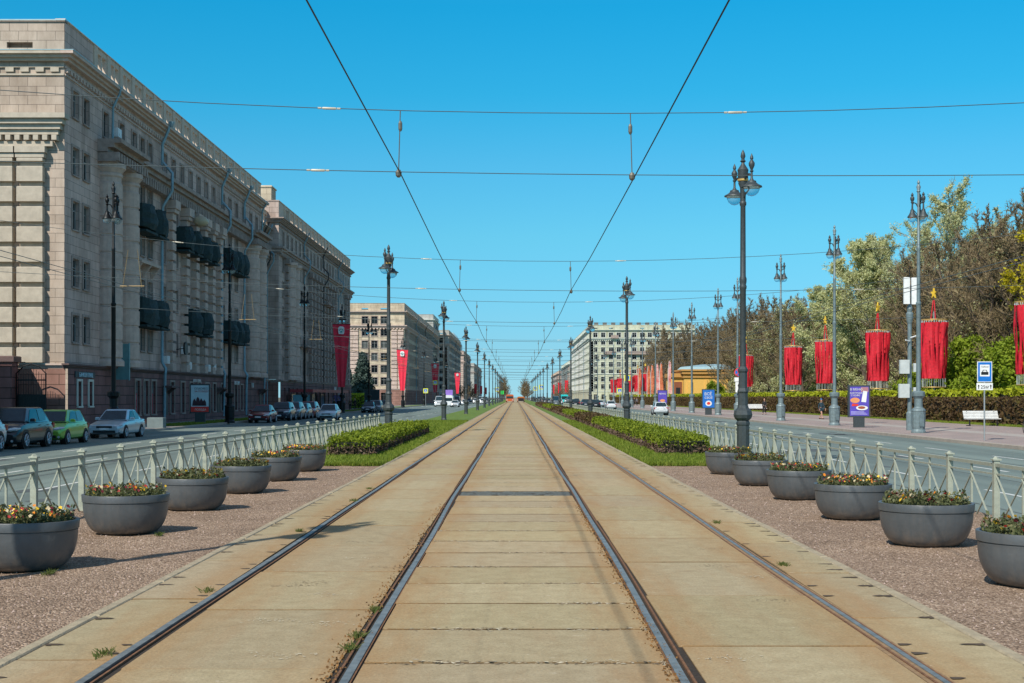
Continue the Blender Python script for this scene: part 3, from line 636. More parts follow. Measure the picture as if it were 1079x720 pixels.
# ------------------------------------------------------------------ hedges
hleaf = leafmat('hedge leaves', (.07,.11,.008), (.18,.24,.015), (.34,.38,.04), 2.2)
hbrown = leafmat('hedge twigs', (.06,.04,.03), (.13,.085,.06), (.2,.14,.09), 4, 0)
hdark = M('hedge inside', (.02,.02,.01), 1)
hred = leafmat('purple-brown leaves', (.045,.03,.012), (.11,.065,.03), (.14,.14,.03), 1.1)
hyel = leafmat('yellow-green leaves', (.16,.21,.01), (.34,.38,.015), (.50,.50,.04), 1.2)
def hedge(name, label, x0, x1, y0, y1, z0, z1, dens, size, top, sidem, seed, group=None, lump=.08):
    g = np.random.default_rng(seed); t = thing(name, label, 'hedge', ((x0+x1)/2, y0, z0), 0, group)
    W = x1-x0; Ly = y1-y0; Hh = z1-z0
    def lumpf(y, p): return lump*(np.sin(y*2.1+p)+.7*np.sin(y*5.3+p*2)+.5*np.sin(y*11+p*3))
    # leafy skin over the top and sides, twiggy below
    n = int(dens*(W+2*Hh)*Ly); y = g.random(n)*Ly; q = g.random(n)*(W+2*Hh)
    bulge = lumpf(y, seed)
    xs = np.where(q < Hh, -W/2, np.where(q < Hh+W, q-Hh-W/2, W/2)); zs = np.where(q < Hh, q, np.where(q < Hh+W, Hh, W+2*Hh-q))
    edge = np.minimum(np.abs(q-Hh), np.abs(q-Hh-W)); rnd = .12*np.exp(-edge/.12)
    inset = np.abs(g.normal(size=n))*.05
    xs = xs*(1-rnd)-np.sign(xs)*inset*(np.abs(xs) > W/2-.01)+np.sign(xs)*bulge*.5; zs = zs-rnd*(zs>=Hh*.99)*Hh*.4-inset*(np.abs(xs) < W/2-.02)+bulge*(zs>Hh*.5)*.7
    C = np.stack([xs,y,zs+g.normal(size=n)*.02],1)
    for yy in (0, Ly):
        m_ = int(dens*W*Hh); e = np.stack([(g.random(m_)-.5)*W, np.full(m_,yy)+g.normal(size=m_)*.05, g.random(m_)*Hh],1); C = np.r_[C,e]
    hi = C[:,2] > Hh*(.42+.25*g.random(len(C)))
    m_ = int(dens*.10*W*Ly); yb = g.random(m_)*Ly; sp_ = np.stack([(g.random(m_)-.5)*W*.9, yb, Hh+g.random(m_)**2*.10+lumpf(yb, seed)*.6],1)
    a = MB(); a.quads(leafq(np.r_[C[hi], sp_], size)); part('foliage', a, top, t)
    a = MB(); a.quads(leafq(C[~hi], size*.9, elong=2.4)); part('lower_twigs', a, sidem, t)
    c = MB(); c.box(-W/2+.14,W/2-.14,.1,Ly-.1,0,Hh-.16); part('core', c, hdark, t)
    return t
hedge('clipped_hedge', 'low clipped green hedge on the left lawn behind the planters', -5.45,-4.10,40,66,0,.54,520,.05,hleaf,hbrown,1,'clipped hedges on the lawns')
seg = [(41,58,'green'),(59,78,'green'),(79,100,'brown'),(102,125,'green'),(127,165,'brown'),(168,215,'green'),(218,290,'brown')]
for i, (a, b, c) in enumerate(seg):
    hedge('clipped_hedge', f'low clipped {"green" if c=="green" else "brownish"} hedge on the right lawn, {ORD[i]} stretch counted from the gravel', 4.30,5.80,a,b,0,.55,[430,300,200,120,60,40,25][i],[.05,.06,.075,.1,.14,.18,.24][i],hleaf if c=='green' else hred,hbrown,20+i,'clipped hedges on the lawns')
hedge('park_hedge', 'long clipped brown-purple hedge behind the right pavement and bench', 33,34.4,58,480,SZ,1.66,42,.17,hred,hred,40,None,.04)
hedge('shrub_row', 'bright yellow-green shrub row showing above the long brown hedge', 35.0,36.2,58,480,SZ,2.2,26,.24,hyel,hyel,41,None,.12)
hedge('clipped_hedge', 'yellow-green clipped hedge beside the spruce on the left', -29,-24.8,232,246,SZ,2.2,50,.22,hyel,hleaf,42)

# ------------------------------------------------------------------ trees
bark = M('bark', (.10,.075,.055), .95, var=.3, scale=5); barkP = M('pale bark', (.32,.31,.26), .9, var=.3, scale=4)
twigm = leafmat('bare twigs', (.10,.075,.04), (.22,.165,.09), (.34,.27,.14), .5, 0)
twigg = leafmat('budding twigs', (.10,.08,.035), (.18,.15,.06), (.26,.23,.09), .5, 0)
paleL = leafmat('pale sage leaves', (.32,.35,.13), (.62,.63,.32), (.88,.86,.56), .8, .45)
yelL = leafmat('yellow spring leaves', (.25,.22,.01), (.48,.40,.015), (.60,.52,.05), .9, .35)
grnL = leafmat('fresh green leaves', (.09,.14,.01), (.22,.30,.02), (.38,.45,.05), 1.0, .3)
conL = leafmat('blue spruce needles', (.02,.04,.035), (.05,.08,.065), (.10,.14,.11), 1.2, 0)
def tree_meshes(seed, h, spread, tw, limb_n=16, up=.7, base=.22, leaf=None, leafn=0, leafs=.2, twn=7, wk=.03):
    g = random.Random(seed); T = MB(); Cw = MB(); tips = []
    top = Vector((g.uniform(-.4,.4), g.uniform(-.4,.4), h*.93)); r0 = h*.016+.06
    n = 7; path = [Vector((0,0,-.1))]+[Vector((g.uniform(-.25,.25)+top.x*k/n, g.uniform(-.25,.25)+top.y*k/n, top.z*k/n)) for k in range(1,n+1)]
    T.tube(path, [r0*1.25]+[r0*(1-.9*k/n) for k in range(1,n+1)], 7)
    def at(z):
        k = min(n-1, max(0, int(z/top.z*n))); f = z/top.z*n-k; return path[k].lerp(path[k+1], min(1,f))
    Q = []
    def sliver(p, q, w_):
        d = q-p; s = d.cross(Vector((g.gauss(0,1),g.gauss(0,1),g.gauss(0,1)))); 
        if s.length < 1e-5: return
        s = s.normalized()*w_; Q.append((p-s, p+s, q+s*.3, q-s*.3))
    for i in range(limb_n):
        f = base+(1-base)*(i+.5*g.random())/limb_n; z = f*h*.9; p = at(z); a = i*2.399+g.uniform(-.4,.4)
        ln = spread*(1.05-.75*f**1.6)*g.uniform(.75,1.15); d = Vector((math.cos(a), math.sin(a), up*g.uniform(.6,1.5)+f*.6)).normalized()
        pp = [p]; 
        for k in range(4):
            d = (d+Vector((g.gauss(0,.13),g.gauss(0,.13),g.gauss(.08,.1)))).normalized(); pp.append(pp[-1]+d*ln/4)
        rl = r0*(.45-.3*f); T.tube(pp, [rl,rl*.75,rl*.55,rl*.35,rl*.15], 4)
        for b in range(9):
            t_ = .2+.8*(b+g.random())/9; k = min(3, int(t_*4)); q = pp[k].lerp(pp[k+1], t_*4-k)
            e = (d*.6+Vector((g.gauss(0,.6),g.gauss(0,.6),g.gauss(.35,.4)))).normalized(); l2 = ln*.38*g.uniform(.5,1.2)*(1.2-t_*.6)
            q2 = q+e*l2; m_ = q.lerp(q2,.5)+Vector((g.gauss(0,.1),g.gauss(0,.1),.1))*l2*.4
            T.tube([q,m_,q2], [rl*.3,rl*.2,rl*.08], 3, False)
            for c in range(twn):
                s_ = g.random(); o_ = (q.lerp(m_, s_*2) if s_ < .5 else m_.lerp(q2, s_*2-1)); e2 = (e*.7+Vector((g.gauss(0,.55),g.gauss(0,.55),g.gauss(.25,.4)))).normalized(); l3 = l2*.5*g.uniform(.4,1.2)
                o2 = o_+e2*l3; sliver(o_, o2, wk); tips.append((o_+e2*l3*.3, e2)); tips.append((o2, e2))
                for _ in range(4):
                    s2 = g.random(); o3 = o_.lerp(o2, s2); e3 = (e2*.6+Vector((g.gauss(0,.6),g.gauss(0,.6),g.gauss(.2,.45)))).normalized(); o4 = o3+e3*l3*.5*g.uniform(.4,1.3); sliver(o3, o4, wk*.6); tips.append((o4, e3))
    Cw.quads(np.array([[tuple(v) for v in q] for q in Q]))
    lf = None
    if leafn:
        lf = MB(); r_ = np.random.default_rng(seed); P = np.array([tuple(t_[0]) for t_ in tips]); P = P[r_.integers(0, len(P), leafn)]
        P = P+r_.normal(size=P.shape)*leafs*1.1
        lf.quads(leafq(P, leafs))
        me = Cw.mesh('crown'); me.materials.append(tw); k0 = len(Cw.f)
        Cw.quads(np.array(lf.v).reshape(-1,4,3)); me = Cw.mesh('crown'); me.materials.append(tw); me.materials.append(leaf)
        mi = np.zeros(len(Cw.f), dtype=np.int32); mi[k0:] = 1; me.polygons.foreach_set('material_index', mi)
    else:
        me = Cw.mesh('crown'); me.materials.append(tw)
    return T.mesh('trunk'), me
def tree(name, label, ms, loc, s=1, rz=0, tm=None, group=None):
    t = thing(name, label, 'tree', loc, rz, group); t.scale = (s*random.uniform(.9,1.1),s*random.uniform(.9,1.1),s)
    a, b = ms
    if len(a.materials) == 0: a.materials.append(tm or bark)
    link('trunk', a, None, t); link('crown', b, None, t); return t
bare = [tree_meshes(s, 20, 7.5, twigm, 26, .55, .12, twn=13, wk=.04) for s in (1,2,3)]
bud = [tree_meshes(s, 19, 7.2, twigg, 26, .5, .10, paleL, 3000, .14, twn=12, wk=.04) for s in (4,5)]
sage = [tree_meshes(s, 20.5, 9.5, twigg, 24, .45, .08, paleL, 75000, .15, twn=11, wk=.03) for s in (6,7)]
birch = [tree_meshes(s, 23, 9.0, twigg, 22, .9, .25, paleL, 15000, .12, twn=10, wk=.03) for s in (8,9)]
yel = tree_meshes(10, 17, 6.2, twigg, 22, .5, .42, yelL, 22000, .17, twn=8)
bushm = [tree_meshes(s, 4.6, 3.0, twigg, 16, .5, .03, grnL, 13000, .15, twn=6, wk=.015) for s in (11,12)]
bushp = tree_meshes(13, 4.6, 2.6, twigm, 14, .8, .03, paleL, 1500, .12, twn=7, wk=.02)
GR = 'trees of the park behind the right hedge'
# pale green and yellow individuals placed by the photograph
def yat(x, X): return dep(x, X)
S = [('willow_tree','dense pale sage green tree, widest and leftmost of the pale green ones',sage[0],912,51,1.16),
     ('willow_tree','pale sage green tree behind the red ring banner nearest the food poster',sage[1],872,54,.95),
     ('birch_tree','tall feathery pale green tree left of the big grey lamp post',birch[0],925,52,1.02),
     ('birch_tree','tall feathery pale green tree right of the big grey lamp post, with white trunk',birch[1],1003,52,1.13),
     ('birch_tree','thin pale green tree between the two tall feathery ones',birch[0],968,58,1.1),
     ('birch_tree','smaller pale green treetop left of the yellow tree',birch[1],1042,60,1.0),
     ('maple_tree','bright yellow leafy tree at the right edge of the picture',yel,1120,41.5,.97),
     ('willow_tree','low pale green tree at the foot of the bare trees, over the first ring banners',sage[0],848,60,.72)]
for nm, lb, ms, x, X, s in S:
    tree(nm, lb, ms, (X, yat(x,X), SZ), s*1.06, random.random()*6, barkP if 'birch' in nm else bark, GR)
TK = 0
def bt(x, X, s, ms=None):
    global TK
    k = TK; TK += 1
    where = 'right edge of the picture' if x > 1000 else 'big grey lamp post' if x > 900 else 'black-lamp side of the sage tree' if x > 800 else 'yellow pavilion' if x > 700 else 'distant flags'
    tree('bare_tree', 'leafless brown tree of the dense park wood behind the long hedge', ms or bare[k%3], (X, yat(x,X), SZ), s*1.12, random.random()*6, bark, 'leafless trees of the park wood')
for x in range(1110, 930, -15): bt(x+random.uniform(-5,5), 46+random.uniform(-2,4), (.86 if x > 930 else .62)+random.uniform(-.06,.05), (bare+[bud[0]])[TK%4])
for x in range(1120, 820, -15): bt(x+random.uniform(-5,5), 60+random.uniform(-4,8), .98+random.uniform(-.06,.06), (bare+bud)[TK%5])
for x in range(1110, 800, -14): bt(x+random.uniform(-5,5), 76+random.uniform(-5,8), 1.12+random.uniform(-.06,.06))
for x in range(845, 768, -6): bt(x+random.uniform(-3,3), 48+random.uniform(-2,4), .80+random.uniform(-.08,.12), (bare+bud)[TK%5])
for x in range(842, 735, -6): bt(x+random.uniform(-3,3), 55+random.uniform(-3,6), .98+random.uniform(-.08,.1))
for x in range(790, 690, -5): bt(x+random.uniform(-2,2), 60+random.uniform(-4,8), 1.05+random.uniform(-.1,.1))
for x in range(728, 686, -4): bt(x+random.uniform(-2,2), 44+random.uniform(-1,6), .92+random.uniform(-.1,.1))
for x in range(712, 672, -4): bt(x+random.uniform(-2,2), 46+random.uniform(-1,6), .80+random.uniform(-.08,.1))
BU = [(982,40.0,1.3,0),(1015,41,1.5,1),(1050,40,1.25,0),(1085,41,1.4,1),(965,44,.9,1),(800,39,.9,2),(775,40,1.1,2),(752,41,1.0,0),(818,42,1.1,2),(905,42,.9,2),(1035,46,1.5,2),(945,46,1.2,2)]
BL = ['leafy green shrub left of the taxi stop sign, under the ring banner','largest leafy green shrub, behind the taxi stop sign','leafy green shrub right of the taxi stop sign','leafy green shrub at the right picture edge','small leafy shrub behind the antenna post','thin budding shrub left of the two ring banners','thin budding shrub behind the black lamp post','rounded green shrub in front of the yellow pavilion','thin budding shrub behind the nearest walking person','thin budding shrub behind the food poster','large thin shrub behind the white bench','thin budding shrub behind the antenna post']
for (x, X, s, k), lb in zip(BU, BL):
    tree('shrub', lb, (bushm+[bushp])[k], (X, yat(x,X), SZ), s, random.random()*6, bark)['category'] = 'shrub'
# back wood beyond the individual trees
mb = MB(); n = 60000; yy = 60+640*rng.random(n)**1.2; xx = 92+22*rng.random(n); zz = 18.5*rng.random(n)**.8+2*np.sin(yy*.09)+1.2*np.sin(yy*.31)
mb.quads(leafq(np.stack([xx,yy,zz],1), .9, elong=3.0)); o = link('far_wood', mb.mesh('far_wood'), twigm); o['kind'] = 'stuff'; tag(o, 'brown mass of the far wood behind the park trees', 'wood')
# trees at the far end of the avenue and along it
farm = [tree_meshes(s, 15, 5, twigm, 14, .7, .15, twn=6, wk=.12) for s in (21,22)]
for i in range(46):
    side = -1 if i%2 else 1; d = 620+i*14+random.uniform(-10,10); X = side*(random.uniform(6,11) if d > 900 else random.uniform(22.5,26.5)); 
    tree('bare_tree', 'tiny leafless tree at the far end of the avenue', (farm+[bare[0]])[i%3], (X,d,SZ), random.uniform(.5,.72)*(1.25 if d > 900 else .8), i, bark, 'leafless trees at the far end of the avenue')
# spruce on the left
def spruce():
    g = np.random.default_rng(5); T = MB(); T.tube([(0,0,-.1),(0,0,10)], [.2,.03], 6); C = MB(); P = []
    for k in range(60):
        z = .8+9.0*(k/60); r = 2.9*(1-(z/10.2))**.8*(.8+.35*g.random())
        for a in np.arange(0, 2*PI, .55):
            aa = a+g.random()*.5; m_ = 16; t_ = g.random(m_); rr = r*t_
            P.append(np.stack([rr*np.cos(aa)+g.normal(size=m_)*.12, rr*np.sin(aa)+g.normal(size=m_)*.12, z-rr*.35+g.normal(size=m_)*.08],1))
    C.quads(leafq(np.concatenate(P), .28, elong=2)); me = C.mesh('crown'); me.materials.append(conL); return T.mesh('trunk'), me
sp = spruce(); tree('spruce_tree','blue-green spruce in front of the cream corner building', sp, (-27.0, 243, SZ), 1.0, 0, bark)
tree('spruce_tree','smaller blue-green spruce left of the tall spruce, by the end of the grey building', sp, (-30.5, 252, SZ), .72, 1, bark)

# ------------------------------------------------------------------ street lamps
def lamp_head_lamp(mb_s, mb_g, c, arm, k=1.0):
    # one shade with a glass bowl and the vase finial above it; c is the centre of the shade rim
    x, y, z = c
    mb_s.lathe([(.31*k,z-.01),(.30*k,z+.02),(.20*k,z+.07),(.14*k,z+.12),(.13*k,z+.17),(.07*k,z+.19),(.035*k,z+.25),(.03*k,z+.42),(.06*k,z+.46),(.03*k,z+.49),(.05*k,z+.54),(.085*k,z+.62),(.09*k,z+.69),(.05*k,z+.76),(.03*k,z+.79),(.05*k,z+.82),(.045*k,z+.87),(.005,z+.97)], 14, (x,y))
    mb_g.lathe([(.015,z-.27*k),(.10*k,z-.245*k),(.18*k,z-.18*k),(.225*k,z-.09*k),(.24*k,z-.012)], 14, (x,y))
def median_lamp(m, ax):
    t = thing('street_lamp', 'x', 'street lamp', (0,0,0))
    b = MB(); b.lathe([(.22,-.1),(.22,.05),(.20,.1),(.185,.15),(.18,.9),(.20,.93),(.20,1.0),(.17,1.04),(.25,1.12),(.28,1.22),(.25,1.34),(.17,1.42),(.15,1.5),(.145,1.85),(.17,1.9),(.15,1.96),(.13,2.0),(.125,2.45),(.15,2.5),(.15,2.56),(.10,2.64)], 20, flute=.05)
    part('base', b, m, t, False)
    p = MB(); p.lathe([(.092,2.6),(.088,4.9),(.105,4.93),(.11,5.0),(.09,5.05),(.105,5.12),(.11,5.22),(.085,5.3),(.075,7.35),(.10,7.4),(.10,7.47),(.08,7.5)], 16); part('pole', p, m, t, True)
    h = MB(); h.lathe([(.08,7.5),(.09,7.9),(.14,8.02),(.13,8.1),(.155,8.14),(.15,8.34),(.165,8.42),(.10,8.52),(.05,8.6),(.045,8.64),(.09,8.68),(.05,8.72),(.05,8.76),(.075,8.82),(.055,8.92),(.005,9.02)], 16)
    s = MB(); g = MB()
    for q in (-1,1):
        dx, dy = q*ax[0], q*ax[1]
        h.tube([(0,0,8.0),(dx*.35,dy*.35,8.2),(dx*.7,dy*.7,8.24),(dx,dy,8.16),(dx,dy,7.98)], .03, 8)
        h.tube([(0,0,7.55),(dx*.3,dy*.3,7.68),(dx*.6,dy*.6,7.75),(dx*.85,dy*.85,7.85)], .022, 6)
        s = MB(); g = MB(); lamp_head_lamp(s, g, (dx,dy,7.83 if q*ax[1] < 0 else 7.74), None)
        sh = part('lamp_shade', s, m, t, True); part('glass_bowl', g, lglass, sh, True)
    part('bracket', h, m, t, True)
    rg = MB(); rg.lathe([(.15,8.085),(.165,8.1),(.165,8.14),(.15,8.155)], 16); part('ring', rg, gold, t)
    reg(t); return t
lampR = median_lamp(ironG, (.15,-.62)); lampL = None
inR = [(6.7,40.5),(6.7,82.7),(6.7,123),(6.7,166)]+[(6.7,166+41*k) for k in range(1,11)]
GL = 'dark lamp posts along both edges of the tram lawn'
for i, (X, d) in enumerate(inR):
    lb = f'dark grey double-lantern lamp post on the right lawn, {ORD[i]} from the camera'
    if i == 0: lampR['label'] = lb; lampR['group'] = GL; lampR.location = (X,d,0); lampR['category'] = 'street lamp'
    else: dup(lampR, lb, (X,d,0))
inL = [(-6.55,10.4),(-6.05,65.7),(-5.4,104),(-5.05,141),(-4.97,181)]+[(-4.95,181+40*k) for k in range(1,10)]
lampL = median_lamp(ironG, (-.12,-.62)); lampL.name = 'street_lamp'
for i, (X, d) in enumerate(inL):
    lb = 'dark double-lantern lamp post beyond the picture edge, left of the nearest planter' if i == 0 else f'dark grey double-lantern lamp post on the left lawn, {ORD[i-1]} away from the camera'
    if i == 0: lampL['label'] = lb; lampL['group'] = GL; lampL.location = (X,d,0)
    else: dup(lampL, lb, (X,d,0))
def tall_lamp(m, m2):
    t = thing('street_lamp', 'x', 'street lamp', (0,0,0))
    b = MB(); b.lathe([(.40,-.05),(.40,.08),(.36,.14),(.33,.2),(.35,.3),(.37,.6),(.37,1.15),(.39,1.2),(.36,1.28),(.25,1.36),(.22,1.42),(.22,1.85),(.25,1.9),(.34,2.0),(.35,2.2),(.30,2.24),(.16,2.28)], 18, flute=.03); part('base', b, m, t)
    d_ = MB(); d_.prism([(-.13,.35),(.13,.35),(.13,.95),(.06,1.08),(-.06,1.08),(-.13,.95)],'y',-.385,-.36); part('hatch', d_, m, t)
    p = MB(); p.lathe([(.125,2.26),(.12,6.9),(.14,6.95),(.14,7.05),(.10,7.1),(.09,9.9),(.10,9.95),(.10,10.05),(.075,10.1),(.065,13.0),(.11,13.05),(.08,13.12),(.12,13.3),(.07,13.42),(.04,13.46),(.08,13.52),(.06,13.6),(.005,13.7)], 14); part('pole', p, m, t, True)
    h = MB(); s = MB(); g = MB()
    for q in range(3):
        a = R(-70+q*120); dx, dy = math.cos(a)*.34, math.sin(a)*.34
        h.tube([(0,0,12.15),(dx*.4,dy*.4,12.4),(dx*.8,dy*.8,12.45),(dx,dy,12.3),(dx,dy,12.1)], .035, 6)
        h.tube([(0,0,11.7),(dx*.5,dy*.5,11.95),(dx,dy,12.1)], .025, 5)
        s = MB(); g = MB(); s.lathe([(.27,11.65),(.26,11.69),(.17,11.82),(.11,11.95),(.10,12.05),(.05,12.1),(.04,12.4),(.09,12.45),(.06,12.5),(.11,12.62),(.11,12.72),(.05,12.8),(.08,12.86),(.005,13.0)], 12, (dx,dy))
        g.lathe([(.01,11.38),(.12,11.41),(.20,11.5),(.22,11.64)], 12, (dx,dy))
        sh = part('lamp_shade', s, m2, t, True); part('glass_bowl', g, lglass, sh, True)
    part('bracket', h, m2, t, True); reg(t); return t
tR = tall_lamp(ironS, ironG)
dR = [25,54,74.4,94,113,135,148,170,190,214,236,258,280,305,335,365,400]
GT = 'tall grey-green lamp posts on the right pavement'
for i, d in enumerate(dR):
    lb = 'tall grey-green lamp post on the right pavement, beyond the picture edge' if i < 2 else f'tall grey-green lamp post with three lanterns on the right pavement, {ORD[i-2]} in view counting away'
    if i == 0: tR['label'] = lb+', nearest the camera'; tR['group'] = GT; tR.location = (21.8,d,SZ)
    else: dup(tR, lb, (21.8,d,SZ), 0.1*i)
tL = tall_lamp(ironB, ironB)
dL = [25,75,105.5,143,174,206,268,330,380,440]
for i, d in enumerate(dL):
    lb = 'tall black lamp post on the left pavement, off to the left of the picture' if i == 0 else f'tall black lamp post with three lanterns on the left pavement, {ORD[i-1]} in view counting away'
    if i == 0: tL['label'] = lb; tL['group'] = 'tall black lamp posts on the left pavement'; tL.location = (-22.6,d,SZ)
    else: dup(tL, lb, (-21.9,d,SZ), 0.3*i)

# ------------------------------------------------------------------ overhead wires
def span(d, k):
    s = F/d
    t = thing('span_wire', f'pair of thin cross wires carrying the tram wires, {ORD[k]} span from the camera', 'overhead wire', (0,d,0), 0, 'cross spans of the overhead line')
    u = MB(); l = MB()
    def zu(x): return 6.78+.0035*x*x-.012*x
    def zl(x): return 5.70+.0012*x*x-.013*x
    xs = [-22+44*i/24 for i in range(25)]
    r = .006+.00005*d
    u.tube([(x,0,zu(x)) for x in xs], r, 4, False); part('upper_wire', u, cableL, t)
    l.tube([(x,0,zl(x)) for x in xs], r, 4, False); part('lower_wire', l, cableL, t)
    for x0, zf in ((-3.3,zu),(3.9,zu),(-3.5,zl),(-12.5,zu),(12.7,zl)):
        ins = MB(); ins.tube([(x0-.13,0,zf(x0-.13)),(x0-.11,0,zf(x0-.11)),(x0+.11,0,zf(x0+.11)),(x0+.13,0,zf(x0+.13))], [.012,.022,.022,.012], 8); ins.tube([(x0-.2,0,zf(x0-.2)),(x0-.14,0,zf(x0-.14))],.018,6); ins.tube([(x0+.14,0,zf(x0+.14)),(x0+.2,0,zf(x0+.2))],.018,6); part('insulator', ins, offw, t, True)
    for sx in (-1,1):
        x = 2.07*sx; xt = x*.985
        dr = MB(); dr.tube([(xt,0,zu(xt)),(x,0,zl(x)-.03)], .008+.00006*d, 5); dr.lathe([(.02,zl(x)+.72),(.035,zl(x)+.76),(.035,zl(x)+.86),(.02,zl(x)+.9)], 8, (xt,0))
        dr.lathe([(.02,zl(x)-.10),(.05,zl(x)-.07),(.055,zl(x)-.01),(.03,zl(x)+.04)], 8, (x,0))
        part('dropper', dr, M('dropper fitting', (.16,.15,.12), .5, .4), t)
    return t
spans = [24.4,51,73,98,122,147,171,196,222,250,280,310]
for k, d in enumerate(spans): span(d, k)
for sx, lb in ((-1,'thin black contact wire above the left tram track'),(1,'thin black contact wire above the right tram track')):
    mb = MB(); yy = [-5]+spans+[380,460]; zz = {51:5.70}
    P = []
    for i, d in enumerate(yy):
        zc = 5.66+.0012*4.3-.013*2.07*sx
        P.append((2.07*sx+(.04*((i%2)*2-1)), d, zc))
        if i < len(yy)-1: P.append((2.07*sx, (d+yy[i+1])/2, zc-.05))
    mb.tube(P, [.0095+.00006*max(0,p[1]) for p in P], 6, False); tag(link('contact_wire', mb.mesh('contact_wire'), cable), lb, 'overhead wire', 'tram contact wires')
def zt(x): return 5.55
for i, (X, lb) in enumerate(((-14.2,'outer pale trolleybus wire pair over the left road'),(14.6,'pale trolleybus wire pair over the right road'))):
    t = thing('trolleybus_wires', lb, 'overhead wire', (X,0,0), 0, 'trolleybus wires over the roads')
    for q in (-.3,.3):
        mb = MB(); mb.tube([(q,8+25*k,5.75-(.06 if k%2 else 0)) for k in range(20)], [.009+.00004*(8+25*k) for k in range(20)], 4, False); part('wire', mb, cableL, t)
    h = MB()
    for d in (spans[1:9] if i == 0 else []):
        h = MB(); h.tube([(-.45,d,5.85),(.45,d,5.85)], .02, 5); h.tube([(-.35,d,5.8),(-.15,d,6.6+.6)], .010, 4); h.tube([(.35,d,5.8),(.2,d,7.2)], .010, 4)
        part('hanger', h, M('brassy fitting', (.38,.27,.13), .5, .3), t)

# ------------------------------------------------------------------ buildings
def wallgrid(mb, u0, u1, z0, z1, ops, dep_=.3, y=0):
    us = sorted({u0,u1,*[o[0] for o in ops],*[o[1] for o in ops]}); zs = sorted({z0,z1,*[o[2] for o in ops],*[o[3] for o in ops]})
    us = [u for u in us if u0 <= u <= u1]; zs = [z for z in zs if z0 <= z <= z1]
    for a, b in zip(us, us[1:]):
        m_ = (a+b)/2; cand = [o for o in ops if o[0] < m_ < o[1]]
        st = None
        for c, d in zip(zs, zs[1:]):
            n_ = (c+d)/2
            if any(o[2] < n_ < o[3] for o in cand):
                if st is not None: mb.poly([(a,y,st),(b,y,st),(b,y,c),(a,y,c)]); st = None
            elif st is None: st = c
        if st is not None: mb.poly([(a,y,st),(b,y,st),(b,y,z1),(a,y,z1)])
    for a, b, c, d in ops:
        mb.poly([(a,y,c),(a,y,d),(a,y+dep_,d),(a,y+dep_,c)]); mb.poly([(b,y,c),(b,y+dep_,c),(b,y+dep_,d),(b,y,d)])
        mb.poly([(a,y,c),(a,y+dep_,c),(b,y+dep_,c),(b,y,c)]); mb.poly([(a,y,d),(b,y,d),(b,y+dep_,d),(a,y+dep_,d)])
WM = {}
def win_mesh(w_, h_, fm):
    key = (round(w_,2), round(h_,2), fm.name)
    if key in WM: return WM[key]
    a = MB(); t = .06
    for x0, x1, z0, z1 in ((-w_/2,-w_/2+t,0,h_),(w_/2-t,w_/2,0,h_),(-w_/2+t,w_/2-t,0,t),(-w_/2+t,w_/2-t,h_-t,h_)): a.box(x0,x1,.16,.24,z0,z1)
    if w_ > .7: a.box(-.03,.03,.17,.235,t,h_-t)
    if h_ > 1.4: a.box(-w_/2+t,w_/2-t,.165,.232,h_*.68,h_*.68+.05)
    a.cbox(-w_/2-.1,w_/2+.1,-.12,.0,-.12,-.02,.02)      # sill
    k0 = len(a.f); a.box(-w_/2-.15,-w_/2-.002,-.07,-.003,-.02,h_+.15); a.box(w_/2+.002,w_/2+.15,-.07,-.003,-.02,h_+.15); a.box(-w_/2-.002,w_/2+.002,-.07,-.003,h_+.002,h_+.15)
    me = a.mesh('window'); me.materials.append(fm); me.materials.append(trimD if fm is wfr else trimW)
    mi = np.zeros(len(a.f), dtype=np.int32); mi[k0-10:] = 1; me.polygons.foreach_set('material_index', mi)
    b = MB(); b.poly([(-w_/2,.22,0),(w_/2,.22,0),(w_/2,.22,h_),(-w_/2,.22,h_)]); mp = b.mesh('pane'); mp.materials.append(glass)
    WM[key] = (me, mp); return WM[key]
wfr = M('window frame grey', (.27,.28,.27), .6, rnd=.7); wfrW = M('window frame white', (.6,.62,.6), .6)
class Face:
    def __init__(s, root, loc, rz): s.root = root; s.loc = Vector(loc); s.rz = rz; s.wins = []
    def add(s, name, mb, m, smooth=False, label=None, par=None): return part(name, mb, m, par or s.root, smooth, s.loc, s.rz, label)
    def pos(s, u, y, z):
        c, n = math.cos(s.rz), math.sin(s.rz); return s.loc+Vector((u*c-y*n, u*n+y*c, z))
    def win(s, u, z, w_, h_, fm=None): s.wins.append((u,z,w_,h_,fm or wfr))
    def flush(s, budget=100):
        ws = sorted(s.wins, key=lambda q: (s.pos(q[0],0,q[1])-Vector((0,0,1.7))).length)
        for u,z,w_,h_,fm in ws[:budget]:
            a, b = win_mesh(w_, h_, fm); o = link('window', a, None, s.root, s.pos(u,0,z), s.rz); link('pane', b, None, o)
        rest = ws[budget:]
        if rest:
            A = MB(); B = MB()
            for u,z,w_,h_,fm in rest:
                a, b = win_mesh(w_, h_, fm)
                for src, dst in ((a,A),(b,B)):
                    i = len(dst.v); dst.v += [(v.co.x+u, v.co.y, v.co.z+z) for v in src.vertices]; dst.f += [tuple(i+k for k in p.vertices) for p in src.polygons]
            o = s.add('window', A, rest[0][4]); o['kind'] = 'stuff'; o2 = part('pane', B, glass, o); o2['kind'] = 'stuff'
        return max(0, budget-len(ws))
def moulding(mb, u0, u1, z0, z1, out, steps=4, ret=True):
    # cornice growing outward with height
    for k in range(steps):
        a = z0+(z1-z0)*k/steps; b = z0+(z1-z0)*(k+1)/steps; o_ = out*(.25+.75*((k+1)/steps)**1.3)
        mb.box(u0-(o_ if ret else 0), u1+(o_ if ret else 0), -o_, .0-.003, a+.003, b)
def dentils(mb, u0, u1, z0, z1, out, step=.55, w_=.28):
    u = u0
    while u < u1: mb.box(u, u+w_, -out, -.004, z0, z1); u += step
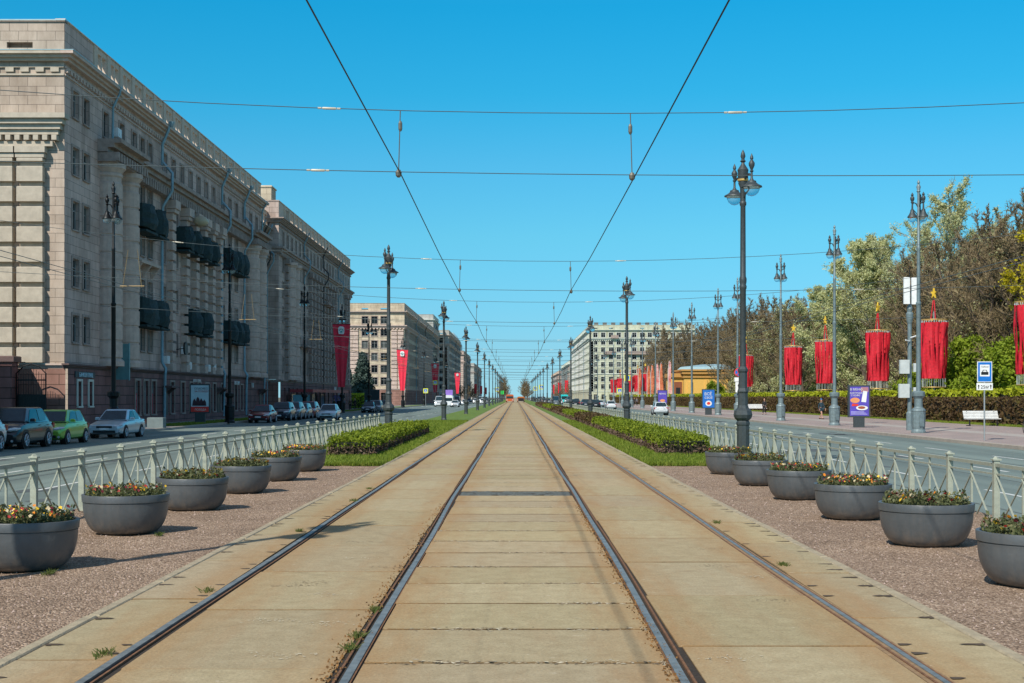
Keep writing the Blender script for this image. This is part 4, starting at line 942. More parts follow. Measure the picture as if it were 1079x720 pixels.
def banded(mb, u0, u1, z0, z1, out, bh=.85, gap=.12, y=0):
    z = z0
    while z < z1-.05:
        t = min(z+bh-gap, z1); mb.cbox(u0,u1,y-out,y,z,t,.04); mb.box(u0+.12,u1-.12,y-out*.35,y,t+.002,min(t+gap,z1)); z += bh
def column(mb, u, z0, z1, r=1.15, bh=1.15, y=.1):
    z = z0; prof = [(r*1.12,z0),(r*1.12,z0+.3),(r,z0+.45)]
    z = z0+.45
    while z < z1-1.3:
        prof += [(r*.92,z),(r*.92,z+.1),(r,z+.13),(r,z+bh-.05)]; z += bh
    prof += [(r*.92,z1-1.2),(r*.92,z1-.9),(r*1.02,z1-.8),(r*1.02,z1-.65),(r*.95,z1-.6),(r*1.15,z1-.35),(r*1.22,z1-.3),(r*1.22,z1)]
    mb.lathe(prof, 20, (u,y))
def downpipe(f, u, z0, z1, m=pipe, kinks=((22.4,1.0,20.6),(18.9,1.35,17.0))):
    mb = MB(); P = [(u,-.75,z1),(u,-.72,z1-.3),(u,-.25,z1-1.4),(u,-.22,z1-3.0)]
    P += [(u,-.22,19.6),(u,-1.0,18.7),(u,-1.0,17.4),(u,-.3,16.2),(u,-.22,15.5),(u,-.22,4.4),(u,-.5,3.9),(u,-.45,3.3),(u,-.4,z0)]
    mb.tube(P, .115, 8); mb.lathe([(.1,z1-.1),(.2,z1+.15),(.22,z1+.3)],8,(u,-.95)); f.add('downpipe', mb, m, True)
def net_balcony(f, u, z, w_=2.4, h_=1.75, d_=1.05):
    b = MB(); k = 3; nx, nz = 5, 5; g = random.Random(int(u*10+z))
    # sagging cloth-wrapped box
    def P(i, j, s_):
        uu = u-w_/2+w_*i/nx; zz = z+h_*j/nz+(g.uniform(-.12,.12) if j in (0,nz) else 0); bul = .32*math.sin(PI*i/nx)*math.sin(PI*min(1,(j+.5)/nz))-(.25 if i in (0,nx) else 0)+g.uniform(-.09,.09)
        return (uu, -d_-bul if s_ == 0 else -.02, zz-(.12*math.sin(PI*i/nx) if j == 0 else 0))
    rows = [[P(i,j,0) for i in range(nx+1)] for j in range(nz+1)]
    ids = [b.pts(r) for r in rows]
    for a, c in zip(ids, ids[1:]):
        for i in range(nx): b.f.append((a+i,a+i+1,c+i+1,c+i))
    for s_, i in ((-1,0),(1,nx)):
        for j in range(nz): 
            p, q = rows[j][i], rows[j+1][i]; b.poly([p,(p[0]+.0,-.02,p[2]),(q[0],-.02,q[2]),q])
    for j in (0,nz):
        for i in range(nx): p, q = rows[j][i], rows[j][i+1]; b.poly([p,q,(q[0],-.02,q[2]),(p[0],-.02,p[2])])
    o = f.add('balcony', b, net, False, 'balcony wrapped in dark green netting')
    s_ = MB(); s_.box(u-w_/2-.05,u+w_/2+.05,-d_-.05,-.01,z-.3,z-.14); part('slab', s_, net, o)
def text_mesh(txt, size, name='lettering', ext=.01):
    c = bpy.data.curves.new(name, 'FONT'); c.body = txt; c.size = size; c.extrude = ext; c.align_x = 'CENTER'
    o = bpy.data.objects.new(name, c); COL.objects.link(o); dg = bpy.context.evaluated_depsgraph_get()
    me = bpy.data.meshes.new_from_object(o.evaluated_get(dg)); bpy.data.objects.remove(o); bpy.data.curves.remove(c); me.name = name; me.materials.clear(); return me
def facetext(f, txt, size, u, z, m, out=.05, par=None):
    me = text_mesh(txt, size); me.transform(Matrix.Rotation(PI/2, 4, 'X')); me.materials.append(m)
    return link('lettering', me, None, par or f.root, f.pos(u,-out,z), f.rz)

def parapet(f, u0, u1, z0, z1, bay=2.95, solid=0, m=trim):
    th = .5; mb = MB(); u = u0+solid; n_ = max(1, round((u1-u)/bay)); st = (u1-u)/n_; ops = []
    h_ = z1-z0; a_, b_ = z0+h_*.22, z1-h_*.22; c_ = (a_+b_)/2
    for k in range(n_):
        p = u+k*st+st*.30; q = u+(k+1)*st-.12; m_ = (p+q)/2
        for x0, x1 in ((p,m_-.09),(m_+.09,q)):
            ops.append((x0,x1,a_,b_))
        mb.box(u+k*st+.05,u+k*st+st*.30-.1,-.07,-.003,z0+.02,z1-.12)
    wallgrid(mb, u0, u1, z0, z1-.1, ops, th); wallgrid(mb, u0, u1, z0, z1-.1, [o for o in ops], .0, th)
    mb.cbox(u0-.05,u1+.05,-.08,th+.06,z1-.098,z1,.03); f.add('parapet', mb, m)

# --- building 1 : long grey block on the left
Z = dict(pod=3.75)
B1 = thing('apartment_building', 'long grey stone apartment block with red granite ground floor, nearest on the left', 'building', (-27,82.4,SZ))
def L1(d): return d-82.4
f = Face(B1, (0,0,-SZ), PI/2); LEN = 63.6; 
rows = [(18.84,20.44),(15.34,17.0),(12.0,13.7),(8.5,10.2),(5.1,6.75)]
ops = []
base_u = [84.4,86.5,97.4,99.5,101.6]+[127,130.1,133.1]
pil_d = [107.0,111.6,115.0,118.2,121.2,124.3]
mid = [(a+b)/2 for a, b in zip(pil_d, pil_d[1:])]+[104.9+.6]
att = [84.4,86.5,90.6,94.3,97.4,99.5,101.6,105.9,108.6,111.4,114.3,117.2,120.1,123.0,127,130.1,133.1,137.0,140.3,143.4]
for d in att: ops.append((L1(d)-.55,L1(d)+.55,rows[0][0],rows[0][1]))
for z0, z1 in rows[1:]:
    for d in base_u+mid: ops.append((L1(d)-.6,L1(d)+.6,z0,z1))
pods = []
for d in (84.4,86.6): pods.append((L1(d)-.38,L1(d)+.38,1.2,3.05-.35))
for d in (97.4,99.6,101.7,107.2,110.6,113.6,116.4,119.3,122.2,125.6,128.6,131.6,134.4): pods.append((L1(d)-.6,L1(d)+.6,.5,2.9))
mb = MB(); wallgrid(mb, 0, LEN, Z['pod'], 21.8, ops, .34); mb.box(.5,LEN-.5,.9,20,21.6,21.78); f.add('wall', mb, stoneS)
mb = MB(); wallgrid(mb, -.15, LEN, -.1+.25, 3.45, pods, .3, -.25); mb.box(-.15,5.5,-.30,-.252,-.35,.25); mb.box(5.6,LEN,-.36,-.252,-.35,.35); f.add('ground_floor', mb, granite)
for a, b, c, d in ops: f.win((a+b)/2, c, b-a, d-c)
f.loc = f.loc
f.flush(92)
f2 = Face(B1, (0.25,0,-SZ), PI/2)
for a, b, c, d in pods: f2.win((a+b)/2, c, b-a, d-c, wfrW if a < 8 else wfr)
f2.flush(40)
# cornices
mb = MB(); moulding(mb, 0, LEN, 21.8, 22.34, .75, 3); dentils(mb, .1, LEN, 21.2, 21.45, .18, .62, .3); mb.box(0,LEN,-.12,-.004,21.45,21.55); mb.box(0,LEN,-.08,-.004,21.0,21.1); f.add('cornice', mb, trim)
mb = MB(); mb.box(-.77,LEN+.77,-.78,.1,22.344,22.38); f.add('cornice_flashing', mb, tin)
mb = MB()
moulding(mb, L1(88.9), L1(96.0), 17.62, 18.45, 1.55, 3, False); moulding(mb, L1(96.0), L1(137.3), 17.62, 18.5, .9, 3, False); moulding(mb, L1(137.3), L1(144.6), 17.62, 18.45, 1.55, 3, False)
mb.box(L1(88.9),L1(96),-1.15,-.004,16.99,17.05); dentils(mb, L1(89), L1(96), 17.05, 17.6, 1.35, .62, .3); dentils(mb, L1(96.4), L1(137), 17.0, 17.6, .62, .62, .3); mb.box(L1(137.3),L1(144.6),-1.15,-.004,16.99,17.05); dentils(mb, L1(137.5), L1(144.4), 17.05, 17.6, 1.35, .62, .3)
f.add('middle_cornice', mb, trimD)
mb = MB(); moulding(mb, -.1, LEN, 3.45, 3.75, .45, 3, True); f.add('ground_floor_cornice', mb, trimR)
for d in (90.3,94.4,138.9,142.9):
    mb = MB(); column(mb, L1(d), 3.76, 16.98, .95, 1.15, -.25); f.add('column', mb, trim)
for d in pil_d:
    mb = MB(); banded(mb, L1(d)-.55, L1(d)+.55, 3.78, 16.0, .5, .78, .2); mb.box(L1(d)-.7,L1(d)+.7,-.7,-.002,16.02,16.3); mb.box(L1(d)-.8,L1(d)+.8,-.8,-.002,16.32,16.98); f.add('pilaster', mb, trim)
for d in (104.3,125.6,136.0): downpipe(f, L1(d), 0, 22.3)
downpipe(f, L1(96.4)-4.7-.1, 0.2, 22.9) if False else None
mb = MB(); mb.tube([(L1(91.5),-.75,22.3),(L1(91.5),-.7,21.9),(L1(91.5),-.25,21),(L1(91.5),-.22,18.75)],.085,8); f.add('downpipe', mb, pipe, True)
mb = MB(); mb.tube([(L1(145.5),-.75,22.3),(L1(145.5),-.25,21.4),(L1(145.5),-.22,4.2),(L1(145.5),-.5,3.7),(L1(145.5),-.4,.1)],.085,8); f.add('downpipe', mb, pipe, True)
for u, z, w_ in [(98.2,13.7,3.1),(101.7,13.7,2.6),(110.2,13.6,1.9),(113.4,13.6,1.9),(116.6,13.5,1.9),(119.8,13.5,1.9),(127.4,13.6,2.3),(130.2,13.6,2.3),(133,13.6,2.3),(98.6,7.0,3.4),(102,7.0,2.4),(112.8,7.1,2.5),(117,7.1,2.2),(127.4,7.0,2.3),(130.2,7.0,2.3),(133,7.0,2.3)]: net_balcony(f, L1(u), z, w_)
parapet(f, 0, LEN, 22.385, 24.4, 2.85, 5.6, trimP)
mb = MB(); mb.box(.9,LEN-.5,1.2,18,22.4,23.0); f.add('roof', mb, roofm)
# consoles under the three-window balcony, air conditioners, dish
mb = MB(); mb.box(L1(97.0),L1(102.2),-.7,-.002,11.4-.15,11.4+.05)
for d in (97.2,99.6,101.9): mb.prism([(-.65,11.2),(-.02,10.3),(-.02,11.24),(-.65,11.24)],'x',L1(d)-.12,L1(d)+.12)
f.add('hood', mb, trim)
for d, z in ((92.6,19.2),(111.3,5.2),(112.8,4.0),(105.6,4.3),(122,4.1),(124.5,6.1),(119.8,3.95)):
    mb = MB(); mb.cbox(L1(d)-.4,L1(d)+.4,-.4,-.05,z,z+.6,.03); mb.tube([(L1(d),-.402,z+.3),(L1(d),-.42,z+.3)],.22,12); f.add('air_conditioner', mb, white)
mb = MB(); mb.tube([(L1(109),-.95,5.6),(L1(109),-.8,5.6)],[.55,.5],14); mb.tube([(L1(109),-.8,5.6),(L1(109),-.1,5.5)],.04,6); f.add('satellite_dish', mb, black)
# round balcony-like light disc over pilasters
mb = MB(); mb.ball((L1(112.5),-1.3,16.1),.62,14,.7); f.add('round_lamp', mb, M('opal globe', (.5,.42,.28), .4), True)
# signs
sb = MB(); sb.box(L1(83.5),L1(88.0)-.6,-.32,-.256,2.93,3.3)
sgn = f.add('shop_sign', sb, M('dark sign board', (.02,.03,.04), .5)); lm = M('pale blue letters', (.55,.8,.9), .5)
me = facetext(f, 'БАНКОВ ПЛАЩ', .36, L1(85.5), 2.98, lm, .34, None); me.parent = sgn; me.location = f.pos(L1(85.5),-.34,2.98)-Vector((0,0,0)); me.matrix_parent_inverse = Matrix()
me.parent = B1
for tx, d, z, s_ in (('АПТЕКА  ОПТИКА',115,2.98,.32),('МАГАЗИН',131.5,2.9,.5),('1101',139.3,2.7,.7)):
    facetext(f, tx, s_, L1(d), z, white, .42)
mb = MB(); mb.box(L1(92.0),L1(92.12),-1.15,-.3,2.9,5.3); mb.box(L1(91.95),L1(92.17),-1.2,-1.15,2.85,5.35); f.add('projecting_sign', mb, M('teal panel', (.12,.28,.3), .5))
for d in (97.4,101.7):
    mb = MB(); mb.box(L1(d)-.45,L1(d)+.45,-.1,-.04,.5,2.0); o = f.add('window_poster', mb, M('red poster', (.5,.02,.05), .5)); 
    for q, ch in enumerate('НЯЛ'):
        me = text_mesh(ch, .45); me.transform(Matrix.Rotation(PI/2,4,'X')); me.materials.append(white); link('lettering', me, None, B1, f.pos(L1(d),-.12,1.55-.45*q), f.rz)
for d in (105.2,123.9,144.2):
    mb = MB(); mb.box(L1(d)-.6,L1(d)+.6,-.31,-.255,0,2.1); o = f.add('door', mb, M('dark door', (.05,.035,.03), .5))
    mb = MB(); mb.box(L1(d)-1.0,L1(d)+1.0,-1.0,-.26,2.45,2.6); mb.prism([(-.9,2.44),(-.27,2.44),(-.27,1.9)],'x',L1(d)-.9,L1(d)-.75); mb.prism([(-.9,2.44),(-.27,2.44),(-.27,1.9)],'x',L1(d)+.75,L1(d)+.9); f.add('door_canopy', mb, trimR)
# --- end face of building 1 (faces the camera), 22 m wide
fe = Face(B1, (-22,0,-SZ), 0)
mb = MB(); wallgrid(mb, 0, 22, 3.75, 21.8, [], .3); fe.add('end_wall', mb, stone)
mb = MB(); wallgrid(mb, 0, 22.1, -.3, 3.45, [], .3, -.12); fe.add('end_ground_floor', mb, graniteL)
mb = MB(); moulding(mb, 0, 21.995, 21.81, 22.33, .75, 3, False); dentils(mb, 14, 21.9, 21.2, 21.45, .14, .9, .5); mb.box(14,21.99,-.12,-.004,21.46,21.54); mb.box(14,21.99,-.08,-.004,21.0,21.1); fe.add('end_cornice', mb, trimE)
mb = MB(); mb.box(0,21.97,-.78,.1,22.344,22.38); fe.add('end_flashing', mb, tin)
mb = MB(); wallgrid(mb, 0, 22, 22.385, 24.2, [(18.55,20.1,22.65,23.0)], .3, -.01); mb.cbox(0,22.06,-.1,.4,24.2,24.28,.02); mb.box(15,22,.6,.62,22.4,24.0); fe.add('end_attic', mb, stone)
mb = MB(); mb.box(0,22.08,-.12,.42,24.285,24.34); fe.add('attic_flashing', mb, tin)
mb = MB(); wallgrid(mb, 0, 5.5, 22.39, 24.25, [], .3, -.01); f.add('side_attic', mb, stoneS)
mb = MB(); moulding(mb, 8, 21.4, 17.4, 18.6, .9, 4); dentils(mb, 8.2, 21.5, 17.05, 17.35, .55, .55, .3); mb.box(8,21.4,-.35,-.004,16.7,17.0); fe.add('end_middle_cornice', mb, trimE)
for a, b in ((19.3,20.85),(17.5,19.05),(14.5,16.1)):
    mb = MB(); banded(mb, a, b, 3.8, 16.0, .5, 1.2, .3); mb.box(a-.08,b+.08,-.5,-.002,16.02,16.28); mb.box(a-.16,b+.16,-.6,-.002,16.3,16.66); fe.add('end_pilaster', mb, trimE)
mb = MB(); moulding(mb, 0, 22.09, 3.45, 3.74, .3, 3, False); fe.add('end_base_cornice', mb, trim)
mb = MB(); mb.box(-21.9,-.05,63.5,63.55,0,21.9); part('back_wall', mb, stone, B1)
# gate and gate pillars in front of the end wall
GW = thing('gate_pillar', 'square red granite gate pillar between the two iron gates at the far left', 'gate pillar', (-30.0,81,SZ))
mb = MB(); mb.box(-.55,.55,-.5,.5,0,4.0); part('shaft', mb, granite, GW); mb = MB(); mb.cbox(-.7,.7,-.65,.65,4.0,4.35,.05); part('cap', mb, trimR, GW)
def gate(x, w_, lb):
    t = thing('iron_gate', lb, 'gate', (x,81,SZ), 0, 'black iron gates at the far left')
    fr = MB(); fr.box(-w_/2,-w_/2+.07,-.03,.03,.05,3.3); fr.box(w_/2-.07,w_/2,-.03,.03,.05,3.3); fr.box(-w_/2+.07,w_/2-.07,-.03,.03,.1,.2); fr.box(-w_/2+.07,w_/2-.07,-.03,.03,2.9,2.98)
    fr.tube([(-w_/2,0,3.3),(-w_/4,0,3.75),(0,0,3.9),(w_/4,0,3.75),(w_/2,0,3.3)],.035,6); part('frame', fr, ironB, t)
    b = MB(); n_ = int(w_/.14)
    for k in range(1,n_): x_ = -w_/2+w_*k/n_; b.box(x_-.012,x_+.012,-.012,.012,.2,2.9+.75*math.sin(PI*k/n_))
    part('bars', b, ironB, t)
    pn = MB(); pn.box(-w_/2+.08,w_/2-.08,.0,.02,.2,2.1); part('lower_panel', pn, ironB, t)
gate(-28.5, 1.8, 'black iron gate right of the granite pillar, beside the building corner'); gate(-31.6, 1.9, 'black iron gate left of the granite pillar, at the picture edge')
mb = MB(); mb.box(-31.0,-30.72,79,79.3,SZ,3.6); tag(part('traffic_pole_stub', mb, M('pale post', (.4,.45,.42), .6), None), 'pale square post standing in front of the left iron gate', 'post').name = 'post'

# --- generic block for the others
def block(name, label, X, d0, d1, width, ztop, side, wall, tr, pod, rowsn=6, podz=3.75, wsp=3.1, endwin=None, cols=True, setback=None, budget=100, attic=1.4, wsz=(1.05,1.65), endpods=True, pods=True, fm=None):
    """side=-1: block left of the street with its long face to +X; side=+1: right of the street."""
    t = thing(name, label, 'building', (X, d0, SZ)); n_ = int((d1-d0-2)/wsp)
    fl = Face(t, (0,0,-SZ), PI/2) if side < 0 else Face(t, (0,d1-d0,-SZ), -PI/2)
    Ln = d1-d0; fh = (ztop-3.0-podz)/rowsn
    ops = []; po = []
    us = [1.4+(Ln-2.8)*(k+.5)/n_ for k in range(n_)]
    for r in range(rowsn):
        z0 = podz+fh*r+fh*.32
        if cols and r >= 1 and r < rowsn-1: pass
        for u in us: ops.append((u-wsz[0]/2,u+wsz[0]/2,z0,z0+wsz[1]))
    for u in us: po.append((u-.7,u+.7,.6,2.8))
    mb = MB(); wallgrid(mb, 0, Ln, podz, ztop-2.4, ops, .28); fl.add('wall', mb, wall)
    mb = MB(); wallgrid(mb, -.1, Ln, -.3, podz-.3, po if pods else [], .3, -.2); fl.add('ground_floor', mb, pod)
    for a,b,c,d in ops: fl.win((a+b)/2, c, b-a, d-c, fm)
    left = fl.flush(int(budget*.6) if endwin else budget)
    mb = MB(); moulding(mb, 0, Ln, ztop-2.5, ztop-2.0, .7, 4); dentils(mb, .2, Ln, ztop-2.9, ztop-2.65, .2, 1.0, .5); fl.add('cornice', mb, tr)
    mz = podz+fh*(rowsn-1)-.1
    mb = MB(); moulding(mb, 0, Ln, mz, mz+.7, .65, 3); dentils(mb, .2, Ln, mz-.28, mz-.02, .35, .9, .45); fl.add('middle_cornice', mb, tr)
    mb = MB(); moulding(mb, 0, Ln, podz-.3, podz-.02, .35, 2); fl.add('base_cornice', mb, tr)
    if cols:
        for k in range(n_+1):
            if n_ <= 10 or k in (1,2,n_-1,n_-2) or n_*.3 < k < n_*.75:
                u = 1.4+(Ln-2.8)*k/n_; mb = MB(); banded(mb, u-.5, u+.5, podz, mz-.9, .45, .9, .18); mb.box(u-.65,u+.65,-.62,-.002,mz-.88,mz-.3); fl.add('pilaster', mb, tr)
    for k in range(1,4):
        u = Ln*k/4+.9; mb = MB(); mb.tube([(u,-.85,ztop-1.6),(u,-.2,ztop-3),(u,-.2,mz+1.6),(u,-.95,mz+.8),(u,-.95,mz),(u,-.2,mz-1.4),(u,-.2,.1)],.09,6); fl.add('downpipe', mb, pipe if k%2 else pipeD, True)
    parapet(fl, 0, Ln, ztop-1.99, ztop, 3.4, 3.5, trimP if tr is not trimW else trimW)
    ex = -width if side < 0 else 0
    fe = Face(t, (ex,0,-SZ), 0)
    eo = []; epo = []
    if endwin:
        for r in range(rowsn):
            z0 = podz+fh*r+fh*.32
            for u in endwin: eo.append((u-wsz[0]/2-.1,u+wsz[0]/2+.1,z0,z0+wsz[1]))
        for u in endwin: epo.append((u-.7,u+.7,.8,2.8))
    mb = MB(); wallgrid(mb, 0, width, podz, ztop-2.4, eo, .28); fe.add('end_wall', mb, wall)
    mb = MB(); wallgrid(mb, 0, width, -.3, podz-.3, epo if endpods else [], .3, -.15); fe.add('end_ground_floor', mb, pod if pod is not granite else graniteL)
    for a,b,c,d in eo+(epo if endpods else []): fe.win((a+b)/2, c, b-a, d-c, fm)
    fe.flush(int(budget*.4))
    mb = MB(); moulding(mb, 0, width, ztop-2.5, ztop-2.0, .7, 4, False); fe.add('end_cornice', mb, tr); mb = MB(); moulding(mb, 0, width, mz, mz+.75, .7, 3, False); moulding(mb, 0, width, podz-.3, podz-.02, .3, 2, False); dentils(mb, .2, width, mz-.3, mz-.02, .35, .8, .4); fe.add('end_string_course', mb, tr)
    if attic: 
        mb = MB(); wallgrid(mb, 0, width, ztop-1.99, ztop-.1, [(u-.8,u+.8,ztop-1.6,ztop-1.2) for u in (endwin or [])[::2]], .3, .004); mb.box(-.05,width+.05,-.06,.35,ztop-.09,ztop+.02); fe.add('end_attic', mb, wall)
    if endwin:
        edges = [.9, width-.9, (endwin[0]+0)/2, (endwin[-1]+width)/2]
        for u in edges: mb = MB(); banded(mb, u-.7, u+.7, podz, mz-.5, .35, 1.0, .2); fe.add('end_pilaster', mb, tr)
    mb = MB(); mb.box(.4 if side > 0 else -width+.4, width-.4 if side > 0 else -.4, .5, Ln-.4, ztop-2.0, ztop-1.2); part('roof', mb, roofm, t)
    return t, fl, fe
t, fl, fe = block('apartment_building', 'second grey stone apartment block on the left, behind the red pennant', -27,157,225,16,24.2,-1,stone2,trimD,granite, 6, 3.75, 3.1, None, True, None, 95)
for u in (6,9.5): mb = MB(); column(mb, u, 3.76, 17.6, 1.1, 1.15, .1); fl.add('column', mb, trim)
mb = MB(); mb.box(2,5,1.2,3.5,24.2,26.0); mb.cbox(1.9,5.1,1.1,3.6,26.0,26.2,.05); fl.add('chimney', mb, stone3)
for u, z in ((16,8.2),(20,8.2),(36,14.8),(40,14.8),(44,8.2)):
    mb = MB(); mb.cbox(u-1.3,u+1.3,-1.1,-.002,z-.2,z,.03)
    for k in range(10): mb.box(u-1.25+k*.27,u-1.2+k*.27,-1.08,-1.03,z+.002,z+.95)
    mb.box(u-1.3,u+1.3,-1.1,-1.0,z+.95,z+1.02); fl.add('balcony', mb, trimD)
facetext(fl, 'КАФЕ', .9, 46, 2.6, white, .45)
t, fl, fe = block('building_wing', 'narrow grey wing set back between the two long grey blocks on the left', -28.3,148.5,157,12,22.9,-1,stone2,trimD,granite, 6, 3.75, 3.0, None, False, None, 40)
t, fl, fe = block('apartment_building', 'cream apartment block with its sunlit end facing the camera, behind the spruce', -27,335,483,14.2,24.6,-1,stone3,trim,graniteL, 6, 3.75, 3.4, [4.6,6.9,9.2], True, None, 100, wsz=(1.3,1.8))
t, fl, fe = block('apartment_building', 'pale apartment block with tall sunlit end, beyond the cream block on the left', -27,560,680,14,29,-1,stoneW,trim,stoneW, 7, 4, 4.2, [3,7,11], False, None, 60, wsz=(1.6,1.9))
t, fl, fe = block('office_building', 'tall white building with many windows rising behind the cream block on the left', -31,520,556,22,33.0,-1,stoneW,trimW,stoneW, 8, 4, 4.2, [3,6,9,12,15,18], False, None, 60, wsz=(1.8,1.9))
t, fl, fe = block('apartment_building', 'far grey block with small dome roof on the left of the avenue', -27,720,830,14,26,-1,stone2,trim,stone2, 6, 4, 5, [4,8], False, None, 40, wsz=(1.8,1.9))
mb = MB(); mb.lathe([(5,25),(5,29),(4.2,31),(2.2,34),(.3,36)],12,(-6,6)); part('dome', mb, tin, t)
t, fl, fe = block('apartment_building', 'farthest pale building at the left end of the avenue', -27,900,1100,20,24,-1,stoneW,trim,stoneW, 5, 4, 8, None, False, None, 30, wsz=(2,2))
t, fl, fe = block('apartment_building', 'lower stone block standing before the gates, just off the left edge of the picture', -27,5,69.5,16,17.1,-1,stone,trim,granite, 3, 3.75, 3.1, None, False, None, 60)
# right building
t, fl, fe = block('apartment_building', 'large pale green apartment block on the right, behind the flags', 29.5,548,720,42,30.5,1,stoneG,trimW,stoneG, 8, 4, 3.8, [2.4+3.1*k for k in range(13)], False, None, 100, wsz=(1.5,1.9), fm=wfrW)
for (u, z, w_) in ((8,19.0,4),(20,19,12),(10,25.3,3),(33,19,4)):
    mb = MB(); mb.cbox(u-w_/2,u+w_/2,-1.2,-.002,z-.3,z,.03); mb.box(u-w_/2,u+w_/2,-1.2,-1.1,z+.002,z+1.0); fe.add('balcony', mb, trimD)
mb = MB()
for k in range(12): mb.box(2+k*3.4,3.6+k*3.4,1.0,2.2,29.2,31.5)
fe.add('roof_vents', mb, M('dark roof vents', (.16,.15,.14), .8))
for u in (0.9,): pass
mb = MB(); mb.box(0,42,-.25,-.005,10.8,11.2); fe.add('string_course', mb, trimW); mb = MB(); mb.box(0,172,-.25,-.005,10.8,11.2); fl.add('string_course', mb, trimW)
t, fl, fe = block('apartment_building', 'low pale building farther down the avenue on the right', 30,760,900,30,22,1,stoneW,trimW,stoneW, 5, 4, 6, [4,10,16,22], False, None, 40, wsz=(2,2))
t, fl, fe = block('apartment_building', 'farthest grey building on the right of the avenue', 30,950,1150,30,20,1,stone2,trim,stone2, 4, 4, 8, None, False, None, 30, wsz=(2,2))
# antennas on the cream building handled as parts elsewhere

# --- yellow pavilion
PV = thing('pavilion', 'yellow pavilion with flat cornice standing behind the hedge on the right', 'building', (40,326,SZ))
yw = M('yellow render', (.72,.42,.10), .85, var=.08); yt = M('orange brown trim', (.50,.26,.07), .8)
mb = MB(); mb.box(0,16,0,14,0,7.4); mb.box(.8,1.6,-.25,-.003,1,5.5); mb.box(5.0,5.5,-.2,-.003,0,6); part('wall', mb, yw, PV)
mb = MB(); mb.box(-.3,16.3,-.35,14.3,6.5,6.9); mb.box(-.6,16.6,-.7,14.6,7.4,8.1); mb.box(-.9,16.9,-1.0,14.9,8.1,8.5); part('cornice', mb, yt, PV)
mb = MB(); mb.lathe([(8.8,8.52),(8.0,9.2),(3,9.8),(.1,9.9)],4,(8,7)); part('roof', mb, tin, PV)
mb = MB(); mb.box(-2.9,-.02,3,12,0,6.6); mb.box(-3.0,-2.2,2.7,3,0,6.3); part('porch', mb, yw, PV); mb = MB(); mb.box(-3.3,-.02,2.3,12.3,6.65,7.6); part('porch_cornice', mb, yt, PV)
mb = MB(); mb.box(-2.0,-.2,2.85,2.99,0,5.6); d_ = part('door', mb, M('brown door', (.22,.07,.03), .6), PV); mb = MB(); mb.box(-1.6,-.6,2.78,2.84,2.4,4.2); part('door_glass', mb, black, d_)
mb = MB(); mb.box(1.9,2.1,-.06,-.004,3.0,5.4); part('window', mb, black, PV)

